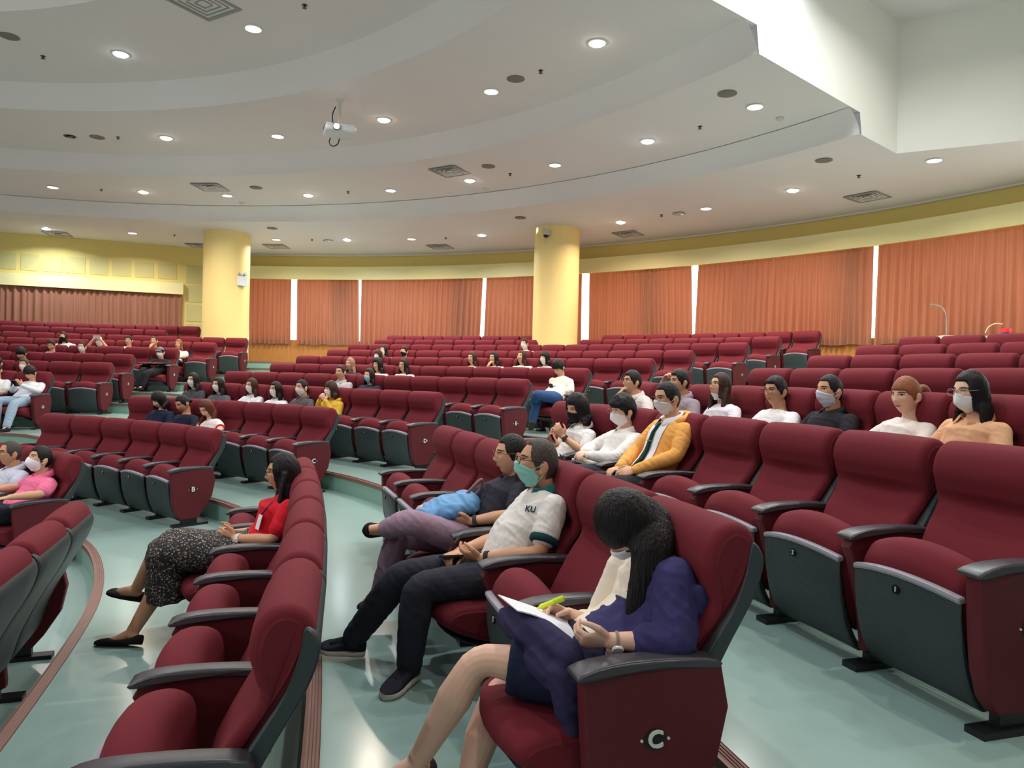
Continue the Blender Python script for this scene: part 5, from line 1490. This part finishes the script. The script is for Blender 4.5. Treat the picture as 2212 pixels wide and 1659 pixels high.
def add_hair(body, T, T0, H, style, col, hs, seed, far, yaw, locks, p, drape=None):
    if style == 'none': return
    longish = style in ('bob', 'long', 'longband', 'curly', 'bowl')
    nu, nv = (72, 44) if not far else (36, 24)
    mb = MB(); rings = []
    front = {'short': 0.56, 'crop': 0.60, 'receding': 0.72, 'bowl': 0.20, 'bob': 0.34, 'long': 0.58, 'longband': 0.02, 'tied': 0.60, 'ponytail': 0.36, 'curly': 0.50, 'mop': 0.30}.get(style, 0.55)
    thick = {'crop': 0.07, 'receding': 0.07, 'tied': 0.07, 'bowl': 0.16, 'mop': 0.25, 'curly': 0.26, 'bob': 0.15, 'short': 0.11}.get(style, 0.11)
    for row in sphere_dirs(nu, nv):
        ring = []
        for u in row:
            az = abs(math.degrees(math.atan2(u.x, u.y)))
            if longish:
                lim = front if az < 34 else lerp(front, -0.9, sstep(34, 62 if style != 'longband' else 48, az))
                if style == 'bowl': lim = front if az < 40 else lerp(front, -0.45, sstep(40, 75, az))
            else:
                lim = front if az < 38 else lerp(front, 0.10, sstep(38, 62, az)) if az < 62 else lerp(0.10, -0.22, sstep(62, 80, az)) if az < 80 else lerp(-0.22, 0.12, sstep(84, 92, az)) if az < 98 else lerp(0.12, -0.62, sstep(98, 125, az))
            m = sstep(lim - 0.07, lim + 0.07, u.z)
            st = noise.noise(Vector((u.x * 9 + seed, u.y * 9, u.z * 1.6)))
            th = thick * (1 + 0.18 * st + (0.25 * noise.noise(Vector((u.x * 4, u.y * 4, u.z * 4 + seed))) if style in ('mop', 'curly', 'bowl') else 0))
            th *= 0.75 + 0.35 * max(0, u.z)
            q = head_base(u) * (lerp(0.90, 1 + th, m))
            if longish and style != 'bowl' and u.z < 0.05 and m > 0:
                hl = math.hypot(u.x, u.y); f = min(1, (1 - abs(u.z)) * 7) * (1 + th * 0.9)
                c = Vector((HA * u.x / hl * f, HB_ * u.y / hl * f - 0.004, HC * u.z * 1.02))
                q = lerp(q, c, sstep(0.05, -0.15, u.z) if False else (1 - sstep(-0.15, 0.05, u.z)) * m)
            if style in ('mop', 'short') and u.y > 0.2 and u.z > 0.4: q.y += 0.006 * m
            ring.append(T(q))
        rings.append(ring)
    mb.loft(rings)
    R1 = lambda v: H + (Matrix.Rotation(math.radians(yaw), 3, 'Z') @ Vector(v)) * hs
    def mix(v, k): return lerp(T(v), R1(v), k)
    if style in ('bob', 'long', 'longband', 'curly'):
        L = {'bob': 0.13, 'long': 0.26, 'longband': 0.085, 'curly': 0.15}[style]
        nr = 10; na = 26; a0 = math.radians(drape or (66 if style != 'curly' else 70))
        rr = []
        for j in range(nr + 1):
            t = j / nr; z = -0.035 - (L - 0.055) * t; em = lerp(0.90, 1.0, sstep(0.0, 0.3, t))
            out = []; inn = []
            rx = 0.081 + 0.012 * math.sin(t * 2.2) + (0.018 * t if style != 'bob' else 0.004); ry = 0.098 - 0.012 * t + (0.02 if style == 'curly' else 0)
            thk = 0.036 * (1 - 0.65 * t)
            for i in range(na + 1):
                a = a0 + (2 * math.pi - 2 * a0) * i / na
                wv = 1 + (0.10 if style == 'curly' else 0.035) * noise.noise(Vector((a * (3.5 if style != 'curly' else 5), t * (1.5 if style != 'curly' else 6), seed)))
                pt = Vector((math.sin(a) * rx * wv * em, math.cos(a) * ry * wv * em - 0.006, z - 0.012 * abs(noise.noise(Vector((a * 6, seed, 0)))) * t * 3))
                pi_ = Vector((math.sin(a) * (rx * em - thk), math.cos(a) * (ry * em - thk) - 0.006, z))
                out.append(mix(pt, sstep(0.0, 0.8, t))); inn.append(mix(pi_, sstep(0.0, 0.8, t)))
            rr.append(out + inn[::-1])
        mb.loft(rr)
    if style in ('tied', 'ponytail'):
        c = Vector((0, -0.098, 0.02 if style == 'ponytail' else -0.015))
        if style == 'tied': e = MB(); e.ell(c + Vector((0, -0.012, 0)), (0.032, 0.028, 0.030)); mb.add([T(v) for v in e.v], e.f)
        else:
            P0 = [T(c), T(c + Vector((0, -0.045, 0.012))), R1(c + Vector((0.0, -0.085, -0.02))), R1(c + Vector((0, -0.095, -0.07))), R1(c + Vector((0, -0.085, -0.13)))]
            mb.tube(cat(P0, 4, False), [0.016 + 0.016 * math.sin(math.pi * min(1, (i + 1) / 14)) for i in range(17)], 12)
    if locks:
        for pts, r in locks(R1, p):
            Q = cat(pts, 6, False); n = len(Q)
            ra, rb = r if hasattr(r, '__len__') else (r, r * 0.55)
            tp = [0.45 + 0.65 * math.sin(math.pi * min(1, 0.28 + 0.70 * i / n)) for i in range(n)]
            capsule(mb, Q, [(ra * t, rb * t) for t in tp], 14)
    if p.fine and longish and style != 'bowl':
        me = remesh(mb, 0.0055 if hs != 1.0 or p.fine2 else 0.0075, 4)
        for v in me.vertices:
            c = v.co
            v.co = c + v.normal * (0.0016 * noise.noise(Vector((c.x * 120, c.y * 120, c.z * 10 + seed))) + 0.002 * noise.noise(Vector((c.x * 40, c.y * 40, c.z * 4))))
        link('hair', me, HAIR[col], body)
    else: mb.build('hair', HAIR[col], body, ang=None)
# ------------------------------------------------------------------ build the people
def finish(seat, p, kw): pass
BUILT = {}
for seat, head, label, kw in PEOPLE:
    kw = dict(kw); cap = kw.pop('cap', False)
    p = person(seat, head, label, **kw); BUILT[seat] = p
    if cap:
        mb = MB(); vs = []; rings = []
        for row in sphere_dirs(28, 16):
            rings.append([p.T(head_base(u) * 1.16 if u.z > 0.42 else head_base(u) * 1.02 + Vector((0, 0, 0.012))) for u in row])
        mb.loft(rings)
        e = MB(); e.ell((0, 0.085, 0.05), (0.062, 0.075, 0.008), Matrix.Rotation(-0.15, 3, 'X')); mb.add([p.T(v) for v in e.v], e.f)
        mb.build('cap', cloth((120, 112, 116)), p.body, ang=None)
# ------------------------------------------------------------------ details of the nearest people and what they hold
from mathutils.bvhtree import BVHTree
PN, PK, PD, PR = BUILT[(1, 2, 0)], BUILT[(1, 2, 2)], BUILT[(1, 2, 3)], BUILT[(1, 1, 4)]
def w_(p, px, py, xl): return p.world(p.J(px, py, xl))
def watch(p, k, col, face=(30, 28, 30), f=0.90, r=0.031, hw=0.011):
    Sh, E, Wr, hd, hn = p.arms[k]; c = lerp(E, Wr, f); d = (Wr - E).normalized(); n = -(hn - d * hn.dot(d)).normalized()
    mb = MB(); mb.loft(tube_rings([c - d * hw, c - d * (hw - 0.002), c + d * (hw - 0.002), c + d * hw], [r - 0.004, r, r, r - 0.004], 20))
    o = mb.build('wristwatch', cloth(col), p.body, ang=0.6)
    mb = MB(); M = n.to_track_quat('Z', 'Y').to_matrix(); mb.lathe([(0.017, 0), (0.018, 0.004), (0.016, 0.008), (0.002, 0.0085)], c + n * (r - 0.002), 18, 0, M); mb.build('watch_face', cloth(face, 'gloss'), o)
watch(PK, 'L', (60, 46, 40)); watch(PD, 'L', (70, 62, 60)); watch(PR, 'L', (226, 216, 204), (236, 230, 220)); watch(BUILT[(1, 3, 5)], 'L', (60, 40, 36), (96, 60, 50)); watch(PN, 'L', (150, 140, 130), (236, 232, 226), 0.9, 0.028, 0.005)

# skirts
def skirt_red():
    p = PR; KL, KR = p.legs['L'][1], p.legs['R'][1]; mid = KL * 0.4 + KR * 0.6
    mb = MB(); mb.loft(torso_rings(p, 0.010, -0.2, 0.30))
    hem = p.J(362, 1290, 0.02)
    path = cat([p.P + V(0, 0.0, 0.0), p.P * 0.5 + mid * 0.5 + V(0, 0, 0.005), mid + V(0, -0.02, 0.0), mid + V(0, 0.0, -0.085), hem * 0.6 + mid * 0.4, hem], 4, False)
    rad = np.interp(np.arange(len(path)), np.linspace(0, len(path) - 1, 6), [0.17, 0.17, 0.165, 0.165, 0.165, 0.175]); rw = np.interp(np.arange(len(path)), np.linspace(0, len(path) - 1, 6), [0.115, 0.112, 0.118, 0.104, 0.104, 0.115])
    mb.loft(tube_rings(path, list(zip(rad, rw)), 32, up=(1, 0, 0)))
    o = link('floral_skirt', remesh(mb, 0.006, 2, 0.009, 9, 3, (1, 0.5, 0.5)), cloth(0, 'floral'), p.body)
def skirt_navy():
    p = PN; mb = MB(); mb.loft(torso_rings(p, 0.014, -0.2, 0.16))
    for k, f, r0, r1 in (('L', 0.70, 0.105, 0.088), ('R', 0.66, 0.105, 0.088)):
        Hp, K = p.legs[k][0], p.legs[k][1]
        pts = [lerp(Hp, K, t) for t in (-0.1, 0.15, 0.4, f - 0.1, f)]
        mb.loft(tube_rings(pts, [r0, r0, lerp(r0, r1, 0.5), r1, r1 * 0.99], 24))
    a, b = p.legs['L'], p.legs['R']
    c0 = (a[0] + b[0]) / 2; c1 = lerp((a[0] + b[0]) / 2, (a[1] + b[1]) / 2, 0.62)
    mb.loft(tube_rings([c0, lerp(c0, c1, 0.5), c1], [(0.15, 0.09), (0.14, 0.09), (0.12, 0.088)], 28, up=(1, 0, 0)))
    link('navy_skirt', remesh(mb, 0.006, 2, 0.006, 9, 4), cloth((32, 36, 60)), p.body)
skirt_red(); skirt_navy()

# navy cardigan worn open over the cream blouse, sleeve pushed up to the forearm
def cardigan():
    p = PN; Sh, E, Wr, _, _ = p.arms['L']
    mb = MB()
    rg = torso_rings(p, 0.033, -0.05, 0.90)
    off = V(-0.050, -0.032, 0.0)
    mb.loft([[v + off for v in r] for r in rg])
    capsule(mb, [p.N + V(-0.03, -0.03, -0.05), Sh], [0.050, 0.058], 16)
    L = limb(Sh, E, lerp(E, Wr, 0.42)); capsule(mb, L, [0.064, 0.065, 0.064, 0.063, 0.063, 0.063, 0.061, 0.059, 0.055, 0.052, 0.049], 18)
    me = remesh(mb, 0.006, 2, 0.0065, 12, 9)
    o = link('navy_cardigan', me, cloth((56, 52, 96)), p.body)
    # knit sheen folds at the bent elbow
    q = [lerp(Sh, E, 0.9), E]
cardigan()
p = PN
# papers on her lap and two highlighters
c = [p.J(1076, 1284, 0.14), p.J(1118, 1318, -0.06), p.J(1246, 1388, -0.08), p.J(1300, 1370, 0.10)]
mb = MB(); vs = []; fs = []; n = 10
for lay in (0, 1):
    for i in range(n + 1):
        for j in range(n + 1):
            s, t = i / n, j / n
            q = (c[0] * (1 - s) + c[3] * s) * (1 - t) + (c[1] * (1 - s) + c[2] * s) * t
            vs.append(p.world(q + V(0, 0, 0.012 * math.sin(math.pi * s) * (0.5 + t) - 0.004 * lay)))
m = (n + 1) ** 2
for i in range(n):
    for j in range(n):
        a = i * (n + 1) + j; q = (a, a + 1, a + n + 2, a + n + 1); fs += [q[::-1], tuple(x + m for x in q)]
for i in range(n):
    for a, b in ((i, i + 1), (m - 1 - i, m - 2 - i)): fs.append((a, b, b + m, a + m))
    for a, b in ((i * (n + 1), (i + 1) * (n + 1)), (i * (n + 1) + n, (i + 1) * (n + 1) + n)): fs.append((a, b, b + m, a + m))
mb.add(vs, fs)
tag(mb.build('paper_sheets', mat('paper', (240, 240, 246), 0.7, 0.01), ang=0.8), 'white paper sheets on the lap of the bowed woman in navy', 'paper')
mb = MB()
capsule(mb, [p.J(1104, 1338, 0.10), p.J(1150, 1368, -0.05), p.J(1228, 1418, -0.17)], [0.040, 0.048, 0.045], 14)
capsule(mb, [p.J(1140, 1392, 0.0), p.J(1176, 1420, -0.10), p.J(1222, 1470, -0.19)], [0.045, 0.055, 0.045], 14)
capsule(mb, [p.J(1215, 1450, -0.18), p.J(1226, 1500, -0.20), p.J(1236, 1572, -0.205)], [0.045, 0.042, 0.028], 12)
capsule(mb, [p.J(1130, 1345, 0.12), p.J(1200, 1400, 0.10)], [0.05, 0.06], 14)
o = link('folded_jacket', remesh(mb, 0.006, 3, 0.010, 10, 31), cloth((50, 44, 76)), None); o.location = p.O; o.rotation_euler = p.body.rotation_euler
tag(o, 'dark purple jacket bundled on the lap under the papers', 'jacket')
M_hl = mat('highlighter_yellow', (222, 236, 40), 0.35, 0.02); M_hld = mat('highlighter_cap', (196, 214, 30), 0.35, 0.02)
def pen(name, a, b, r, label, cat_, m1, m2, ratio=0.62):
    a, b = Vector(a), Vector(b); e = empty(name, a)
    d = b - a; L = d.length; M = d.to_track_quat('Z', 'Y').to_matrix()
    mb = MB(); mb.lathe([(r * 0.25, 0), (r * 0.35, L * 0.05), (r * 0.8, L * 0.12), (r, L * 0.18), (r, L * ratio)], (0, 0, 0), 14, 0, M); mb.build('barrel', m1, e)
    mb = MB(); mb.lathe([(r * 1.12, L * ratio), (r * 1.15, L * 0.97), (r * 0.9, L)], (0, 0, 0), 14, 0, M); mb.build('cap', m2, e)
    tag(e, label, cat_); return e
pen('highlighter_pen', w_(p, 1160, 1314, 0.085), w_(p, 1218, 1292, 0.06), 0.0085, 'yellow highlighter held over the white papers', 'marker', M_hl, M_hld)
pen('highlighter_pen', p.world(p.J(1234, 1389, -0.10)), p.world(p.J(1240, 1384, -0.10) + V(0.10, 0.02, 0.0)), 0.0095, 'second yellow highlighter poking out of the hand under the papers', 'marker', M_hl, M_hld)

# man in the polo: pen, dark notebook phone, shirt lettering
p = PK
def slab(name, corners, th, m, label, cat_, edge=None):
    a, b, c_, d_ = [Vector(v) for v in corners]; n = (b - a).cross(d_ - a).normalized() * th
    mb = MB(); mb.add([a, b, c_, d_, a - n, b - n, c_ - n, d_ - n], [(0, 1, 2, 3), (7, 6, 5, 4), (0, 4, 5, 1), (1, 5, 6, 2), (2, 6, 7, 3), (3, 7, 4, 0)])
    o = mb.build(name, m, smooth=False); tag(o, label, cat_); return o
M_ph = mat('phone_black', (24, 24, 28), 0.15, 0); M_leather = mat('maroon_leather', (70, 34, 34), 0.5, 0.1)
slab('phone', [p.world(p.J(948, 1202, 0.06)), p.world(p.J(948, 1200, -0.02)), p.world(p.J(1005, 1198, -0.03)), p.world(p.J(1005, 1196, 0.05))], 0.009, M_ph, 'dark phone in the hands of the man with the green mask', 'phone')
pen('pen', w_(p, 966, 1196, 0.07), w_(p, 992, 1160, 0.08), 0.0045, 'black pen held by the man with the green mask', 'pen', M_ph, M_arm)
def hit(p, name, px, py):
    sh = [c for c in p.body.children if c.name.startswith(name)][0]
    bv = BVHTree.FromPolygons([v.co for v in sh.data.vertices], [tuple(q.vertices) for q in sh.data.polygons])
    Ri = p.R.transposed(); o = Ri @ (EYE - p.O); d = (Ri @ ray(px, py)).normalized()
    return bv.ray_cast(o, d)[:2]
def on_shirt(p, name, px, py, text, size, col, yawt=0):
    sh = [c for c in p.body.children if c.name.startswith(name)][0]
    bv = BVHTree.FromPolygons([v.co for v in sh.data.vertices], [tuple(q.vertices) for q in sh.data.polygons])
    Ri = p.R.transposed(); o = Ri @ (EYE - p.O); d = (Ri @ ray(px, py)).normalized()
    hit, nr, _, _ = bv.ray_cast(o, d)
    if hit is None: return
    up = (V(0, 0, 1) - nr * nr.z).normalized(); rt = up.cross(nr).normalized()
    t = textmesh(text, size, 0.001); me = mesh([hit + nr * 0.006 + rt * v.co.x + up * v.co.y + nr * v.co.z for v in t.vertices], [tuple(q.vertices) for q in t.polygons])
    link('chest_lettering', me, cloth(col), p.body, False)
on_shirt(p, 'shirt', 1147, 1101, 'KU', 0.040, (44, 62, 66))
# woman in the dark polo: blue bag with brown handles, phone
p = PD
mb = MB(); M = Matrix.Rotation(-0.25, 3, 'X'); c = p.J(966, 1098, 0.02)
mb.ell(c, (0.15, 0.135, 0.062), M, 28, 18); mb.ell(c + V(0.0, -0.09, 0.022), (0.14, 0.08, 0.062), M, 24, 16); mb.ell(c + V(0, 0.09, -0.02), (0.13, 0.08, 0.045), M, 24, 16)
me = remesh(mb, 0.007, 2, 0.010, 11, 21)
r = empty('shoulder_bag', p.O, 0); r.rotation_euler = (0, 0, p.body.rotation_euler.z)
link('bag_body', me, mat('blue_bag_cloth', (92, 146, 194), 0.6, 0.06, 8), r)
M_strap = mat('brown_strap', (140, 100, 98), 0.6, 0.08)
for dx in (-0.03, 0.035):
    mb = MB(); Q = [p.J(992, 1084, 0.02 + dx), p.J(1018, 1056, 0.02 + dx), p.J(1040, 1036, 0.03 + dx), p.J(1036, 1058, 0.05 + dx), p.J(1012, 1080, 0.07 + dx)]
    mb.tube(cat(Q, 6, False), 0.0085, 8); mb.build('handle', M_strap, r, ang=None)
tag(r, 'bright blue cloth bag with brown handles on a lap', 'bag')
slab('phone', [p.world(p.J(962, 1120, -0.02)), p.world(p.J(966, 1126, -0.08)), p.world(p.J(992, 1108, -0.09)), p.world(p.J(988, 1102, -0.03))], 0.009, M_ph, 'dark phone held beside the blue bag', 'phone')
# woman in red: card on a lanyard, beige pouch on her lap
p = PR
mb = MB(); sh = p.body
pts = [hit(p, 'shirt', x, y) for x, y in ((588, 1086), (576, 1098), (566, 1112))]
pts = [a + b * 0.005 for a, b in pts if a is not None]
if len(pts) > 1: mb.tube(pts, 0.004, 6)
o = mb.build('lanyard', cloth((150, 60, 80)), p.body, ang=None)
a, an = hit(p, 'shirt', 567, 1112); 
if a is None: a, an = pts[-1], V(-0.3, 0.9, 0.2)
x = V(0.052, 0.02, 0); dn = (V(0, 0.25, -1)).normalized() * 0.085; nrm = an * 0.003; a = a + an * 0.012 - x * 0.5
mb = MB(); b = a + dn; mb.add([a, a + x, b + x, b, a - nrm, a + x - nrm, b + x - nrm, b - nrm], [(0, 1, 2, 3), (7, 6, 5, 4), (0, 4, 5, 1), (1, 5, 6, 2), (2, 6, 7, 3), (3, 7, 4, 0)]); mb.build('id_card', cloth((236, 226, 236)), o, smooth=False)
mb = MB(); c = p.J(478, 1168, 0.0); mb.ell(c, (0.075, 0.055, 0.028)); mb.ell(c + V(0.03, -0.04, -0.005), (0.06, 0.05, 0.026)); me = remesh(mb, 0.006, 2, 0.006, 16, 5)
o = link('pouch', me, mat('beige_cloth', (214, 194, 170), 0.8, 0.05)); o.location = p.O; o.rotation_euler = p.body.rotation_euler
tag(o, 'small beige pouch on the floral skirt under clasped hands', 'pouch')
# phones and papers farther back
def phone_at(seat, px, py, xl, label, tilt=0.6, sc=1.0):
    p = BUILT[seat]; c = p.J(px, py, xl); u = V(0.034 * sc, 0, 0); v = V(0, 0.03, 0.062).normalized() * 0.068 * sc
    slab('phone', [p.world(c - u - v), p.world(c + u - v), p.world(c + u + v), p.world(c - u + v)], 0.009, M_ph, label, 'phone')
phone_at((1, 3, 5), 1190, 940, 0.02, 'phone raised by the curly-haired person in the black mask')
phone_at((2, 5, 0), 1192, 838, 0.02, 'phone in the hands of the person in blue jeans')
p = BUILT[(3, 3, 0)]
c = p.J(28, 848, 0.0) if False else p.legs['L'][1] * 0.0 + (p.arms['L'][2] + p.arms['R'][2]) / 2 + V(0, 0.07, 0.02)
slab('phone', [p.world(c + V(-0.036, -0.05, -0.03)), p.world(c + V(0.036, -0.05, -0.03)), p.world(c + V(0.036, 0.05, 0.06)), p.world(c + V(-0.036, 0.05, 0.06))], 0.009, M_ph, 'dark phone of the person in white shirt and pale jeans', 'phone')
p = BUILT[(3, 6, 0)]
slab('writing_board', [p.world(V(-0.20, 0.10, 0.60)), p.world(V(0.26, 0.10, 0.60)), p.world(V(0.26, 0.40, 0.585)), p.world(V(-0.20, 0.40, 0.585))], 0.014, M_pan, 'dark writing board across the lap of the capped person', 'writing board')
p = BUILT[(3, 7, 4)]
c = (p.arms['L'][2] + p.arms['R'][2]) / 2 + V(0, 0.03, 0.07)
slab('phone', [p.world(c + V(-0.075, 0, -0.036)), p.world(c + V(0.075, 0, -0.036)), p.world(c + V(0.075, 0, 0.036)), p.world(c + V(-0.075, 0, 0.036))], 0.009, mat('phone_silver', (190, 190, 196), 0.3, 0), 'silver phone held up sideways for a picture', 'phone')
p = BUILT[(1, 3, 4)]
slab('booklet', [p.world(p.J(1235, 990, 0.12)), p.world(p.J(1282, 1004, -0.10)), p.world(p.J(1318, 1000, -0.10)), p.world(p.J(1275, 986, 0.12))], 0.016, mat('booklet_white', (236, 234, 226), 0.6, 0.02), 'white booklet before the mop-haired person in white', 'booklet')
